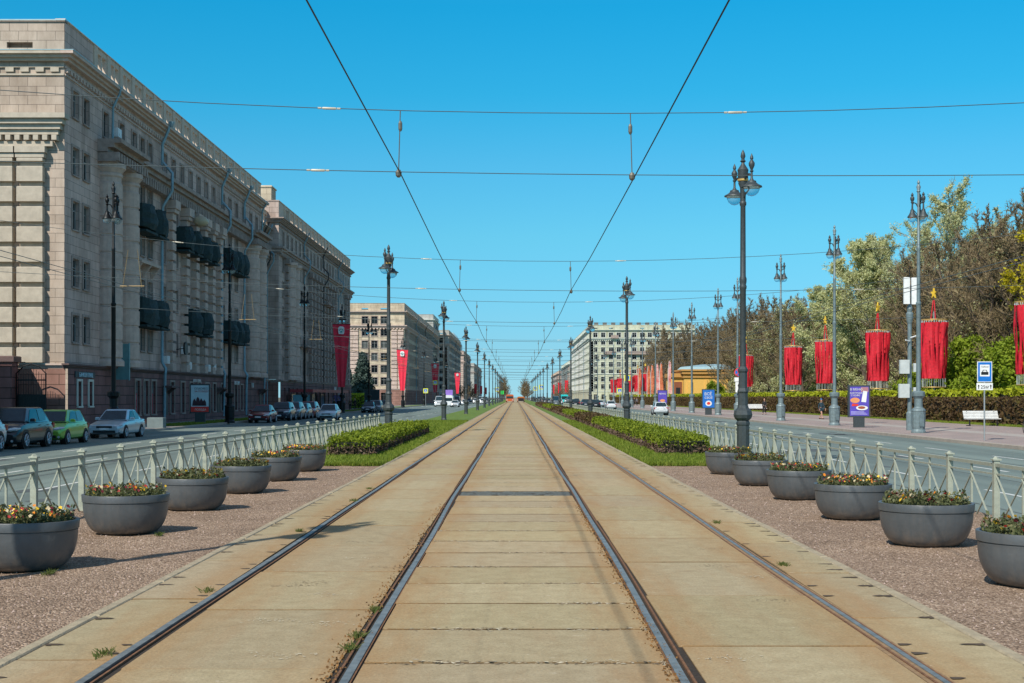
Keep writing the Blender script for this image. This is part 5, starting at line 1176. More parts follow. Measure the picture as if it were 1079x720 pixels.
# ------------------------------------------------------------------ cars (front towards -Y, origin on the ground)
def car(label, loc, rz, paint, kind='sedan', group=None, parts=True):
    K = {'sedan':dict(L=4.4,W=1.72,H=1.46,belt=.92,hood=.86,cowl=1.25,wt=1.95,rt=3.25,rb=3.95,wr=.31,tail=.98,wb=(.82,3.42)),
         'hatch':dict(L=3.9,W=1.69,H=1.52,belt=.98,hood=.93,cowl=.82,wt=1.5,rt=3.35,rb=3.72,wr=.30,tail=1.0,wb=(.72,3.24)),
         'suv':dict(L=4.44,W=1.85,H=1.66,belt=1.08,hood=1.02,cowl=1.1,wt=1.75,rt=3.7,rb=4.2,wr=.36,tail=1.1,wb=(.88,3.52)),
         'van':dict(L=5.3,W=1.95,H=2.3,belt=1.25,hood=1.15,cowl=.5,wt=1.1,rt=5.1,rb=5.25,wr=.34,tail=1.25,wb=(.95,4.3))}[kind]
    t = thing('parked_car' if group and 'parked' in group else 'car', label, 'car', loc, rz, group)
    Lc, W, Hh = K['L'], K['W']/2, K['H']; oy = -Lc/2
    # lower body loft
    st = [(0,.78,.42,.60),(.06,.9,.30,.70),(.25,.97,.22,K['hood']-.14),(.55,1,.2,K['hood']-.06),(K['cowl'],1,.2,K['belt']-.01),(K['wt']+.4,1.0,.2,K['belt']),(Lc*.6,1,.2,K['belt']+.02),(Lc-.9,1,.2,K['belt']+.04),(Lc-.3,.97,.24,K['tail']),(Lc-.07,.92,.34,K['tail']-.05),(Lc,.84,.46,K['tail']-.22)]
    b = MB(); ids = []
    for y_, wk_, zb, zt_ in st:
        ww = W*wk_; h_ = zt_-zb
        half = [(0,zb),(ww*.8,zb),(ww*.965,zb+h_*.12),(ww,zb+h_*.42),(ww*.985,zb+h_*.72),(ww*.93,zb+h_*.93),(ww*.8,zt_),(0,zt_+.03)]
        ring = [(x,y_+oy,z) for x,z in half]+[(-x,y_+oy,z) for x,z in half[-2:0:-1]]
        ids.append(b.pts(ring)); nr = len(ring)
    for a, c in zip(ids, ids[1:]):
        for j in range(nr): b.f.append((a+j, a+(j+1)%nr, c+(j+1)%nr, c+j))
    b.f.append(tuple(ids[0]+j for j in range(nr))); b.f.append(tuple(ids[-1]+j for j in range(nr))[::-1])
    # greenhouse
    wb_, wt_ = W*.91, W*.70; zb = K['belt']-.03; zr = Hh
    c0, c1, r1, r0 = K['cowl']+oy, K['wt']+oy, K['rt']+oy, K['rb']+oy
    base = [(-wb_*.93,c0),(wb_*.93,c0),(wb_,c0+.5),(wb_,(c0+r0)/2),(wb_,r0-.35),(wb_*.9,r0),(-wb_*.9,r0),(-wb_,r0-.35),(-wb_,(c0+r0)/2),(-wb_,c0+.5)]
    mid_ = [(-wt_*.95,c1),(wt_*.95,c1),(wt_,c1+.3),(wt_*1.02,(c1+r1)/2),(wt_,r1-.25),(wt_*.93,r1),(-wt_*.93,r1),(-wt_,r1-.25),(-wt_*1.02,(c1+r1)/2),(-wt_,c1+.3)]
    i0 = b.pts([(x,y_,zb) for x,y_ in base]); i1 = b.pts([(x,y_,zr-.06) for x,y_ in mid_]); i2 = b.pts([(x*.85,(y_-(c1+r1)/2)*.9+(c1+r1)/2,zr) for x,y_ in mid_])
    for a, c in ((i0,i1),(i1,i2)):
        for j in range(10): b.f.append((a+j, a+(j+1)%10, c+(j+1)%10, c+j))
    b.f.append(tuple(i2+j for j in range(10)))
    part('body', b, paint, t, True)
    def gq(p0, p1, p2, p3, nm, off=.012):     # inset, offset glass quad
        P = [Vector(p) for p in (p0,p1,p2,p3)]; n_ = (P[1]-P[0]).cross(P[3]-P[0]).normalized(); cc = sum(P, Vector())/4
        if n_.dot(cc-Vector((0,(c1+r1)/2,zb))) < 0: n_ = -n_
        Q = [p.lerp(cc,.07)+n_*off for p in P]; g = MB(); g.poly(Q); part(nm, g, carglass, t)
    zt_ = zr-.09
    def lerp2(a, bb, f_): return tuple(a[k]+(bb[k]-a[k])*f_ for k in range(3))
    B3 = [(x,y_,zb) for x,y_ in base]; T3 = [(x,y_,zr-.06) for x,y_ in mid_]
    fb = .12
    def lo(j): return lerp2(B3[j],T3[j],.08)
    gq(lo(0),lo(1),T3[1],T3[0],'windscreen'); gq(lo(6),lo(5),T3[5],T3[6],'rear_window')
    for ia, ib, ic in ((2,3,4),(9,8,7)):
        j1 = 1 if ia == 2 else 0; j5 = 5 if ia == 2 else 6
        fa = lerp2(lo(j1), lo(ia), .6)
        gq(fa,lo(ib),T3[ib],lerp2(T3[j1],T3[ia],.8),'side_window',.014); gq(lo(ib),lerp2(lo(ic),lo(j5),.3),lerp2(T3[ic],T3[j5],.15),T3[ib],'side_window',.014)
    # wheels with dark arches
    for yw_ in K['wb']:
        for s_ in (-1,1):
            a = MB(); a.tube([(s_*(W-.25),yw_+oy,K['wr']+.01),(s_*(W+.004),yw_+oy,K['wr']+.01)], K['wr']+.065, 20); ar = part('wheel_arch', a, black, t)
            w_ = MB(); w_.tube([(s_*(W-.2),yw_+oy,K['wr']),(s_*(W-.03),yw_+oy,K['wr']),(s_*(W+.02),yw_+oy,K['wr'])], [K['wr'],K['wr'],K['wr']*.93], 20); wh = part('wheel', w_, tyre, t, False)
            r_ = MB()
            r_.tube([(s_*(W+.012),yw_+oy,K['wr']),(s_*(W+.026),yw_+oy,K['wr'])], K['wr']*.18, 10)
            for q in range(7):
                an = q*2*PI/7; r_.tube([(s_*(W+.022),yw_+oy,K['wr']),(s_*(W+.026),yw_+oy+math.cos(an)*K['wr']*.64,K['wr']+math.sin(an)*K['wr']*.64)], .028, 4)
            rp_ = [(s_*(W+.024),yw_+oy+math.cos(q*PI/8)*K['wr']*.64,K['wr']+math.sin(q*PI/8)*K['wr']*.64) for q in range(17)]; r_.tube(rp_, .022, 4, False)
            part('rim', r_, rimm, wh)
    # front: grille, bumper intake, lamps, plate, mirrors
    hz = K['hood']-.30
    g = MB(); g.box(-.40,.40,oy-.004,oy+.06,hz-.03,hz+.08); g.box(-.34,.34,oy-.012,oy-.0045,hz+.02,hz+.035); part('grille', g, black, t)
    g = MB(); g.box(-.55,.55,oy-.015,oy+.08,.30,.42); part('bumper_intake', g, black, t)
    for s_ in (-1,1):
        h_ = MB(); zh = K['hood']-.235; h_.tube([(s_*.43,oy+.035,zh-.015),(s_*.58,oy+.055,zh),(s_*W*.82,oy+.13,zh+.02),(s_*W*.945,oy+.36,zh+.05)], [.045,.075,.08,.035], 8); part('headlamp', h_, headl, t, True); fg = MB(); fg.tube([(s_*.66,oy+.01,.34),(s_*.66,oy+.05,.34)],.05,8); part('fog_lamp', fg, headl, t)
        m_ = MB(); m_.cbox(*sorted((s_*(W*.93),s_*(W*.93+.2))),c0+.38,c0+.5,K['belt']+.0,K['belt']+.14,.03); part('wing_mirror', m_, paint, t)
        tl = MB(); tl.box(*sorted((s_*(W*.62),s_*(W*.955))),Lc+oy-.22,Lc+oy-.02,K['tail']-.30,K['tail']-.10); part('tail_lamp', tl, taill, t)
        for yh in ((c0+r0)/2-.1,(c0+r0)/2+.85):
            dh = MB(); dh.box(*sorted((s_*(W*.985),s_*(W*1.005))),yh-.09,yh+.09,K['belt']-.16,K['belt']-.13); part('door_handle', dh, paint, t)
    for y_ in (oy-.02,Lc+oy+.005):
        p_ = MB(); z_ = .46 if y_ < 0 else .62; p_.box(-.24,.24,y_,y_+.016,z_-.02,z_+.08); part('number_plate', p_, plate, t)
    cr = MB(); cr.tube([(-W*.9,c0-.02,K['belt']-.012),(0,c0-.10,K['belt']-.0),(W*.9,c0-.02,K['belt']-.012)], .02, 5); part('wiper_cowl', cr, black, t)
    return t
def paint(n, c, metal=.3, r=.28): 
    m = M(n, c, r, metal, var=.05, spec=.6); m.node_tree.nodes['Principled BSDF'].inputs['Coat Weight'].default_value = .6; return m
pw = paint('white car paint', (.62,.66,.68), 0); pk = paint('black car paint', (.015,.02,.024)); pb = paint('dark blue car paint', (.02,.035,.055)); pg = paint('green car paint', (.28,.55,.08)); ps = paint('silver car paint', (.55,.63,.68)); pr = paint('dark red car paint', (.22,.015,.02)); pgr = paint('grey car paint', (.14,.16,.17))
GP = 'cars parked along the left kerb'; GD = 'cars driving on the two roads'
XL = -20.6
car('white car at the left picture edge, in front of the dark off-roader', (XL,51.3,RZ), 0, pw, 'suv', GP)
car('black off-roader parked between the white car and the green hatchback', (XL,56.7,RZ), 0, pk, 'suv', GP)
car('green hatchback parked behind the black off-roader', (XL,62.0,RZ), 0, pg, 'hatch', GP)
car('silver saloon parked behind the green hatchback', (XL+.1,71.0,RZ), -.03, ps, 'sedan', GP)
def sX(x, X, rest): car(rest[0], (X, dep(x,X), RZ), rest[3] if len(rest) > 3 else 0, rest[1], rest[2], rest[4] if len(rest) > 4 else GP)
sX(277,XL,('dark red saloon parked beyond the lit poster, first of the farther row',pr,'sedan'))
sX(298,XL,('dark blue off-roader parked behind the dark red saloon',pb,'suv')); sX(309,XL,('dark grey off-roader parked third in the farther row',pgr,'suv')); sX(318,XL,('grey hatchback parked fourth in the farther row',pgr,'hatch')); sX(325.5,XL,('dark red off-roader parked last in the farther row',pr,'suv'))
sX(347,-16.8,('silver-white saloon driving towards the camera beside the parked row',ps,'sedan',0,GD))
sX(389,-19.5,('dark car parked by the black poster box on the left',pb,'sedan')); sX(396,-19.0,('dark grey off-roader parked behind the car by the black poster box',pgr,'suv')); sX(402,-18.8,('dark van-like off-roader behind the black poster box',pk,'suv'))
far = [(463,-16.5,'white van driving towards the camera on the left road',pw,'van'),(479.5,-12.5,'white saloon driving towards the camera on the left road',pw,'sedan'),(471,-16,'dark car behind the white van on the left road',pk,'sedan'),(509,-9.5,'white off-roader far off on the left road',pw,'suv'),(501,-14,'silver car far off on the left road',ps,'sedan'),(506,-13,'white van far off on the left road',pw,'van'),(515,-11,'blue car far off on the left road',pb,'suv'),(512,-16,'grey van far off on the left road',pgr,'van'),(519,-9,'green car very far off on the left road',pg,'sedan'),(522,-12,'white car very far off on the left road',pw,'suv')]
for x, X, lb, p_, k_ in far: sX(x, X, (lb,p_,k_,0,GD))
rr = [(695,16.7,'white hatchback driving away on the right road, nearest of the moving cars',pw,'hatch'),(643.5,16.3,'white saloon driving away on the right road, second nearest',pw,'sedan'),(627,14.8,'black saloon driving away on the right road left of the white one',pk,'suv'),(632,18.0,'silver car driving away ahead of the black saloon',ps,'sedan'),(616.5,14.2,'blue car driving away on the right road',pb,'suv'),(606,12.5,'black off-roader driving away on the right road by the turquoise bus',pk,'suv'),(590,15.5,'dark blue car far off on the right road',pb,'sedan'),(584,12,'white van far off on the right road',pw,'van'),(578,10.5,'dark car far off on the right road',pgr,'suv'),(573,13,'white car very far off on the right road',pw,'van'),(597,18.6,'silver car beside the turquoise bus',ps,'sedan'),(568,12,'grey van very far off on the right road',pgr,'van')]
for x, X, lb, p_, k_ in rr: sX(x, X, (lb,p_,k_,PI,GD))
for i in range(34):
    side = -1 if i%2 else 1; d = 330+i*15+random.uniform(-5,5); X = side*random.choice([9.5,12.5,15.8,18.6])
    car('distant car far down the avenue among the traffic', (X,d,RZ), 0 if side < 0 else PI, random.choice([pw,ps,pk,pb,pgr,pw]), random.choice(['sedan','suv','van','hatch','suv']), 'distant cars far down the avenue')
def bus(label, loc, m, rz=0, W=2.5, Hh=3.0, Lc=11, name='bus', front=None):
    t = thing(name, label, 'tram' if name == 'tram' else 'bus', loc, rz); b = MB(); c = .18
    pf = [(-W/2,.35),(-W/2,Hh-.35),(-W/2+c,Hh-.06),(-W/2+.5,Hh),(W/2-.5,Hh),(W/2-c,Hh-.06),(W/2,Hh-.35),(W/2,.35)]
    b.prism([(x,z) for x,z in pf],'y',0,Lc); part('body', b, m, t)
    g = MB(); g.box(-W/2+.15,W/2-.15,-.03,-.003,1.25,Hh-.6); part('windscreen', g, carglass, t)
    g = MB(); g.box(-W/2+.15,W/2-.15,Lc+.003,Lc+.03,1.4,Hh-.6); part('rear_window', g, carglass, t)
    for s_ in (-1,1):
        g = MB(); n_ = int(Lc/1.6)
        for k in range(n_): g.box(*sorted((s_*(W/2+.003),s_*(W/2+.02))),.4+k*1.6,1.8+k*1.6,1.3,Hh-.7)
        part('side_windows', g, carglass, t)
        for y_ in (1.9,Lc-2.4):
            w_ = MB(); w_.tube([(s_*(W/2-.3),y_,.45),(s_*(W/2+.01),y_,.45)],.45,16); part('wheel', w_, tyre, t)
    for s_ in (-1,1):
        h_ = MB(); h_.box(*sorted((s_*.75,s_*1.1)),-.05,-.004,.65,.9); part('headlamp', h_, headl, t)
    if front: f_ = MB(); f_.box(-W/2+.1,W/2-.1,-.06,-.035,Hh-.55,Hh-.15); part('route_display', f_, front, t)
    return t
bus('small turquoise bus on the right road beyond the white cars', (17.9,500,RZ), M('turquoise paint', (.02,.52,.52), .4))
v = bus('white minibus with purple roof board driving towards the camera on the left road', (-14.4,292,RZ), M('white bus paint', (.7,.72,.72), .4), 0, 2.3, 2.5, 6)
mb = MB(); mb.box(-1.1,1.1,.2,.4,2.5,3.6); part('roof_board', mb, M('purple board', (.28,.16,.55), .5), v)
bus('orange-red tram far away on the left track', (-1.84,455,0), M('tram orange', (.50,.11,.03), .5), 0, 2.5, 2.6, 14, 'tram')
tt = bus('small dark and orange works vehicle far away on the right track', (1.84,458,0), M('works orange', (.45,.14,.03), .5), 0, 2.4, 1.9, 4, 'works_vehicle')
tt['category'] = 'vehicle'; mb = MB(); mb.box(-.9,.9,-.5,-.1,.4,1.4); part('bucket', mb, black, tt)

# ------------------------------------------------------------------ ring banners in the park
ribm = red
def ring_banner(seed):
    g = random.Random(seed); t = thing('ring_banner', 'x', 'banner', (0,0,0))
    p = MB(); p.tube([(0,0,-.1),(0,0,9.4)], .07, 8); part('pole', p, M('banner pole grey', (.25,.28,.28), .5, .3), t)
    r_ = MB()
    for z, rad in ((8.65,1.14),(2.7,1.0)):
        ring = [(rad*math.cos(2*PI*k/28),rad*math.sin(2*PI*k/28),z) for k in range(29)]; r_.tube(ring, .045, 6, False)
        for k in range(4): a = k*PI/2+.3; r_.tube([(0,0,z+.05),(rad*math.cos(a),rad*math.sin(a),z)], .025, 5)
    part('hoop', r_, gold, t)
    b = MB(); tb = MB()
    nS = 16
    for k in range(nS):
        a0 = 2*PI*k/nS; wd = .20; ph = g.random()*6
        prev = None
        for j in range(13):
            f_ = j/12; z = 8.42-4.95*f_; rad = (1.16-.16*f_)*(1+.05*math.sin(f_*9+ph)); a = a0+.05*math.sin(f_*4+ph)
            wf = wd*(1+.15*math.sin(f_*8+ph*2)); tw = .5*math.sin(f_*3+ph)
            ca, sa = math.cos(a), math.sin(a); c_ = Vector((rad*ca, rad*sa, z)); tg = Vector((-sa*math.cos(tw)+ca*math.sin(tw)*.7, ca*math.cos(tw)+sa*math.sin(tw)*.7, 0))
            pr_ = (c_-tg*wf, c_+Vector((ca,sa,0))*.07, c_+tg*wf)
            if prev: b.poly([prev[0],prev[1],pr_[1],pr_[0]]); b.poly([prev[1],prev[2],pr_[2],pr_[1]])
            prev = pr_
        for q in (-.12,.12):
            a = a0+q; tb.tube([(1.14*math.cos(a),1.14*math.sin(a),8.62),(1.14*math.cos(a),1.14*math.sin(a),8.4)], .022, 4)
            tb.tube([(1.0*math.cos(a),1.0*math.sin(a),3.5),(1.0*math.cos(a),1.0*math.sin(a),2.73)], .012, 4)
    part('ribbons', b, ribm, t); part('ribbon_fringe', tb, M('pale ties', (.55,.6,.58), .6), t)
    c = MB()
    for k in range(3):
        a = k*2*PI/3; c.tube([(.26*math.cos(a),.26*math.sin(a),8.68),(.05*math.cos(a),.05*math.sin(a),10.4)], .05, 5)
    part('red_crown', c, red, t)
    s = MB(); P = []
    for k in range(10):
        rr_ = .40 if k%2 == 0 else .16; a = PI/2+k*PI/5; P.append((rr_*math.cos(a), 11.0+rr_*1.3*math.sin(a)))
    s.prism(P, 'y', -.06, .06); o = part('star', s, goldp, t); o.rotation_euler = (0,0,1.2)
    reg(t); return t
rb = [ring_banner(1), ring_banner(2)]
RB = [(1087,37,'at the right picture edge, cut by it'),(984,37,'right of the antenna post, hanging low behind the green shrub'),(925,37,'directly above the purple food poster'),(869.5,37,'left of the tall lamp post by the person in shorts'),(836,37,'between the two tall grey lamp posts, fourth from the right'),(786,37,'half hidden behind the big dark lamp post'),(680,37,'right of the small distant red group, beside the orange flags'),(672,37,'in the middle of the small distant red group'),(664,37,'left of the small distant red group'),(653.5,37,'taller-looking one far off before the pale green block'),(646.5,37,'farthest one before the pale green block')]
GB = 'red ribbon rings with gold stars in the park'
for i, (x, X, lb) in enumerate(RB):
    lab = 'red ribbon ring banner, '+lb; loc = (X, dep(x,X), SZ+.1)
    if i < 2: rb[i]['label'] = lab; rb[i]['group'] = GB; rb[i].location = loc; rb[i].rotation_euler = (0,0,i*.8)
    else: dup(rb[i%2], lab, loc, i*1.3)
# feather flags by the pavilion
fo = M('orange red flag', (.66,.05,.015), .7, var=.5, scale=1.2, col2=(.75,.28,.12)); fw_ = M('white red flag', (.72,.66,.62), .7, var=.1, scale=.6, col2=(.62,.05,.04))
for i, (x, m_, wh) in enumerate([(674.5,fo,'orange feather flag, leftmost of the flags by the yellow pavilion'),(684,fo,'orange-red feather flag, second from the left by the pavilion'),(688,fo,'orange-red feather flag, third from the left by the pavilion'),(693.5,fw_,'narrow white feather flag between the orange ones'),(697.5,fo,'orange-red feather flag nearest the white one on its right'),(706.5,fw_,'white and pink feather flag at the left end of the yellow pavilion')]):
    X = 35.2; d = dep(x, X); t = thing('feather_flag', wh, 'flag', (X,d,SZ), 0, 'feather flags left of the yellow pavilion')
    p = MB(); p.tube([(-.55,0,0),(-.55,0,8),(-.35,0,9.9),(0,0,10.4)], [.06,.05,.03,.02], 6); part('pole', p, white, t)
    c = MB(); prev = None
    for j in range(15):
        f_ = j/14; z = 2.9+7.3*f_; w_ = .75*(1-.25*f_**4); y_ = .12*math.sin(f_*9+i)
        a = (-.5+.35*max(0,f_-.75)*4*.3, 0, z); b_ = (-.5+w_*(1-.15*math.sin(f_*5+i)), y_, z-.35)
        if prev: c.poly([prev[0],prev[1],b_,a])
        prev = (a, b_)
    part('cloth', c, m_, t)
# crimson pennants on left lamps
emb = M('emblem teal', (.03,.35,.33), .5)
for i, (x, lb) in enumerate([(360,'largest crimson pennant with white emblem on the left, before the grey block'),(424,'crimson pennant with white emblem in front of the cream block corner'),(458.5,'crimson pennant with white emblem beside the pedestrian sign, past the cream block'),(482,'crimson pennant with white emblem, farthest on the left lamp posts')]):
    X = -21.9; d = dep(x, X); t = thing('pennant', lb, 'banner', (X,d-.15,SZ+1.2), 0, 'crimson pennants hanging on the left lamp posts')
    c = MB(); prev = None
    for j in range(13):
        f_ = j/12; z = 9.9-7.9*f_; w_ = 1.12*(1-.62*f_); row_ = [(w_*(k/4-1)*(1) if False else w_*(k/2-1), -.1*math.cos((k/2-1)*5)*(.4+f_*.4), z) for k in range(5)]
        if prev: 
            for k in range(4): c.poly([prev[k],prev[k+1],row_[k+1],row_[k]])
        prev = row_
    part('cloth', c, redp, t)
    a = MB(); a.tube([(-1.15,0,9.93),(1.15,0,9.93)], .04, 6); part('arm', a, ironB, t)
    e = MB(); e.prism([(-.38,8.9),(-.3,8.65),(.3,8.65),(.38,8.9),(.38,9.45),(.2,9.62),(-.2,9.62),(-.38,9.45)],'y',-.27,-.24); em = part('emblem', e, white, t)
    e = MB(); e.tube([(.25*math.cos(k*PI/8),-.29,9.05+.25*math.sin(k*PI/8)) for k in range(9)], .045, 5); e.box(-.12,.12,-.3,-.28,8.85,9.05); part('emblem_arc', e, emb, em)
# small red banners far away
for i, (x, X) in enumerate([(501,-23),(507,-23),(512,-23),(583,23),(589.5,23),(597,23)]):
    d = dep(x, X); t = thing('street_banner', ['leftmost of the three far red banners on the left of the avenue','middle far red banner on the left of the avenue','far red banner nearest the tracks on the left','far red banner nearest the tracks on the right','middle far red banner on the right of the avenue','far red banner beside the turquoise bus'][i], 'banner', (X,d,SZ), 0, 'far red banners on posts')
    p = MB(); p.tube([(0,0,0),(0,0,13)], .14, 6); part('pole', p, ironS, t); c = MB(); c.box(-.75,.75,-.2,-.15,4.0,9.4); part('cloth', c, red, t)

# ------------------------------------------------------------------ light boxes, signs
def lightbox(label, x, X, w_, h_, z0, art, dark=True):
    d = dep(x, X); t = thing('poster_lightbox', label, 'light box', (X,d,SZ), 0, 'poster light boxes on the pavements')
    l = MB(); l.cbox(-w_*.28,w_*.28,-.12,.12,0,z0,.01); part('leg', l, ironG, t)
    b = MB(); b.cbox(-w_/2-.09,w_/2+.09,-.13,.13,z0,z0+h_+.2,.03); part('case', b, ironG, t)
    art(t, w_, h_, z0+.1); return t
def plane_part(t, nm, x0, x1, z0, z1, m, y=-.135): mb = MB(); mb.poly([(x0,y,z0),(x1,y,z0),(x1,y,z1),(x0,y,z1)]); return part(nm, mb, m, t)
def ptext(t, s, size, x, z, m, y=-.15, rz=0):
    me = text_mesh(s, size, ext=.002); me.transform(Matrix.Rotation(PI/2,4,'X')); me.materials.append(m); return link('lettering', me, None, t, (x,y,z))
def art_food(t, w_, h_, z):
    p = plane_part(t, 'poster', -w_/2, w_/2, z, z+h_, M('violet poster', (.10,.07,.42), .4, var=.25, scale=1.5))
    plane_part(t, 'picture_patch', .1, w_/2-.03, z+h_*.82, z+h_*.98, M('pink brown', (.45,.2,.22), .5), -.139)
    mb = MB(); mb.prism([(.12,z+h_*.48),(.42,z+h_*.46),(.5,z+h_*.84),(.24,z+h_*.86)],'y',-.146,-.142); part('drink_picture', mb, white, p)
    mb = MB(); mb.prism([(.3*math.cos(a*PI/8)-.28, z+h_*.53+.17*math.sin(a*PI/8)) for a in range(16)],'y',-.146,-.141); part('bun_picture', mb, M('bun orange', (.75,.30,.12), .5), p)
    mb = MB(); mb.prism([(.38*math.cos(a*PI/8)+.16, z+h_*.27+.15*math.sin(a*PI/8)) for a in range(16)],'y',-.146,-.141); part('plate_picture', mb, white, p)
    mb = MB(); mb.prism([(.24*math.cos(a*PI/8)+.14, z+h_*.28+.09*math.sin(a*PI/8)) for a in range(16)],'y',-.150,-.147); part('dish_picture', mb, M('sausage brown', (.35,.08,.03), .5), p)
    mb = MB(); mb.prism([(-.5,z+h_*.33),(-.1,z+h_*.33),(-.05,z+h_*.40),(-.45,z+h_*.42)],'y',-.146,-.141); part('price_patch', mb, M('bright red', (.7,.04,.03), .5), p)
    ptext(t, 'В МЕНЮ', .19, -.2, z+h_*.87, white); ptext(t, 'ЗАВТРАКИ', .15, -.22, z+h_*.75, white); ptext(t, 'С КОФЕ', .15, -.25, z+h_*.67, white)
    for k in range(3): plane_part(t, 'small_print', -w_/2+.06, w_/2-.1-.1*k, z+.08+.075*k, z+.12+.075*k, M('print lilac', (.4,.38,.7), .5), -.14)
lightbox('purple food poster light box on the right pavement, left of the big lamp post', 905, 21.9, 1.2, 1.85, .65, art_food)
def art_left(t, w_, h_, z):
    plane_part(t, 'poster', -w_/2, w_/2, z, z+h_, M('pale blue poster', (.45,.62,.68), .4, var=.12, scale=1.5))
    plane_part(t, 'red_strip', -w_/2, w_/2, z, z+h_*.2, M('bright red', (.7,.04,.03), .5), -.139); ptext(t, 'ПОБЕДА', .2, .05, z+.1, white); ptext(t, 'СПАСИБО', .2, .1, z+h_*.84, M('dark ink', (.05,.02,.03), .5)); ptext(t, 'ЗА ПОБЕДУ', .18, .12, z+h_*.74, M('red ink', (.4,.03,.04), .5))
    for k, (a, b_) in enumerate(((-.4,.35),(-.15,.5),(.1,.38),(.32,.3))):
        mb = MB(); mb.prism([(a-.16,z+.45),(a+.16,z+.45),(a+.12,z+.45+b_),(a,z+.62+b_),(a-.1,z+.45+b_)],'y',-.145,-.141); part('figure_silhouette', mb, M('dark ink', (.05,.02,.03), .5), t)
lightbox('lit poster box with pale blue and red poster on the left verge', 211, -23.1, 1.3, 1.95, .75, art_left)
def art_blue(t, w_, h_, z):
    plane_part(t, 'poster', -w_/2, w_/2, z, z+h_, M('blue poster', (.02,.16,.55), .4)); ptext(t, 'ВСЁ', .42, -.05, z+h_*.7, white); ptext(t, 'СВОЁ', .32, 0, z+h_*.5, white)
    mb = MB(); mb.prism([(.35*math.cos(a*PI/8), z+.45+.3*math.sin(a*PI/8)) for a in range(16)],'y',-.146,-.141); part('round_picture', mb, white, t); mb = MB(); mb.prism([(.2*math.cos(a*PI/8), z+.45+.16*math.sin(a*PI/8)) for a in range(16)],'y',-.150,-.147); part('picture_centre', mb, M('bright red', (.7,.04,.03), .5), t)
lightbox('blue poster light box on the right pavement, in front of the pavilion hedge', 746.5, 21.0, 1.25, 1.9, .7, art_blue)
def art_purple(t, w_, h_, z):
    plane_part(t, 'poster', -w_/2, w_/2, z, z+h_, M('violet poster', (.10,.07,.42), .4)); ptext(t, 'МЕНЮ', .32, 0, z+h_*.7, white); mb = MB(); mb.prism([(.4*math.cos(a*PI/8), z+.4+.2*math.sin(a*PI/8)) for a in range(16)],'y',-.146,-.141); part('bun_picture', mb, M('bun orange', (.75,.30,.12), .5), t)
lightbox('violet poster light box behind the nearest white car on the right', 698, 22.4, 1.3, 1.9, .9, art_purple)
def art_dark(t, w_, h_, z):
    plane_part(t, 'poster', -w_/2, w_/2, z, z+h_, M('dark poster', (.02,.03,.035), .3)); plane_part(t, 'lower_picture', -w_/2+.1, w_/2-.1, z+.1, z+h_*.4, M('teal print', (.15,.35,.4), .5), -.14)
lightbox('wide black poster box on the left verge by the spruce', 392, -22.6, 2.2, 2.6, .3, art_dark)

# taxi stop sign
t = thing('taxi_stop_sign', 'blue taxi stand sign with 25 m plate on a thin pole, right pavement', 'road sign', (20.9, dep(1037.5,20.9), SZ))
mb = MB(); mb.tube([(0,.03,0),(0,.03,3.5)], .035, 10); part('pole', mb, M('galvanised', (.4,.42,.42), .4, .5), t)
mb = MB(); mb.cbox(-.33,.33,-.012,.012,2.6,3.52,.008); bd = part('board', mb, white, t)
plane_part(t, 'blue_field', -.30, .30, 2.63, 3.49, M('sign blue', (.01,.16,.55), .4), -.016); plane_part(t, 'white_field', -.215, .215, 2.86, 3.38, white, -.019)
blk = M('sign black', (.01,.01,.01), .5)
ptext(t, 'ТАКСИ', .095, 0, 3.25, blk, -.024)
mb = MB(); mb.prism([(-.16,2.93),(.16,2.93),(.165,3.04),(.12,3.06),(.08,3.15),(-.08,3.15),(-.12,3.06),(-.165,3.04)],'y',-.026,-.021); part('car_symbol', mb, blk, t)
mb = MB(); mb.prism([(-.08,3.06),(.08,3.06),(.055,3.125),(-.055,3.125)],'y',-.029,-.027); part('symbol_window', mb, white, t)
mb = MB(); mb.cbox(-.36,.36,-.012,.012,2.25,2.56,.008); part('plate', mb, white, t); ptext(t, '25м', .21, 0, 2.32, blk, -.02)
mb = MB()
for s_ in (-1,1):
    cx = s_*.27; mb.prism([(cx-.05,2.42),(cx,2.50),(cx+.05,2.42),(cx+.018,2.42),(cx+.018,2.31),(cx-.018,2.31),(cx-.018,2.42)],'y',-.02,-.015)
part('arrows', mb, blk, t)
# no-parking sign on lamp
t = thing('no_stopping_sign', 'round blue and red no-stopping sign with white plates beside the big dark lamp post', 'road sign', (21.8, 134.4, SZ))
mb = MB(); mb.tube([(0,-.02,4.35),(0,.0,4.35)], .42, 20); part('disc', mb, M('bright red', (.7,.04,.03), .5), t); mb = MB(); mb.tube([(0,-.04,4.35),(0,-.022,4.35)], .33, 20); part('blue_disc', mb, M('sign blue', (.01,.16,.55), .4), t)
mb = MB()
for s_ in (-1,1): mb.prism([(-.26*s_,4.06),(-.19*s_,4.03),(.26*s_,4.64),(.19*s_,4.67)],'y',-.06,-.045)
part('cross', mb, M('bright red', (.7,.04,.03), .5), t)
mb = MB(); mb.box(-.4,.4,-.03,0,3.45,3.85); mb.box(-.3,.3,-.03,0,2.4,3.4); part('plate', mb, white, t); mb = MB(); mb.prism([(-.1,3.0),(0,3.3),(.1,3.0),(.04,3.0),(.04,2.5),(-.04,2.5),(-.04,3.0)],'y',-.05,-.035); part('arrow', mb, blk, t)
mb = MB(); mb.tube([(0,.05,0),(0,.05,4.8)], .03, 6); part('pole', mb, M('galvanised', (.4,.42,.42), .4, .5), t)
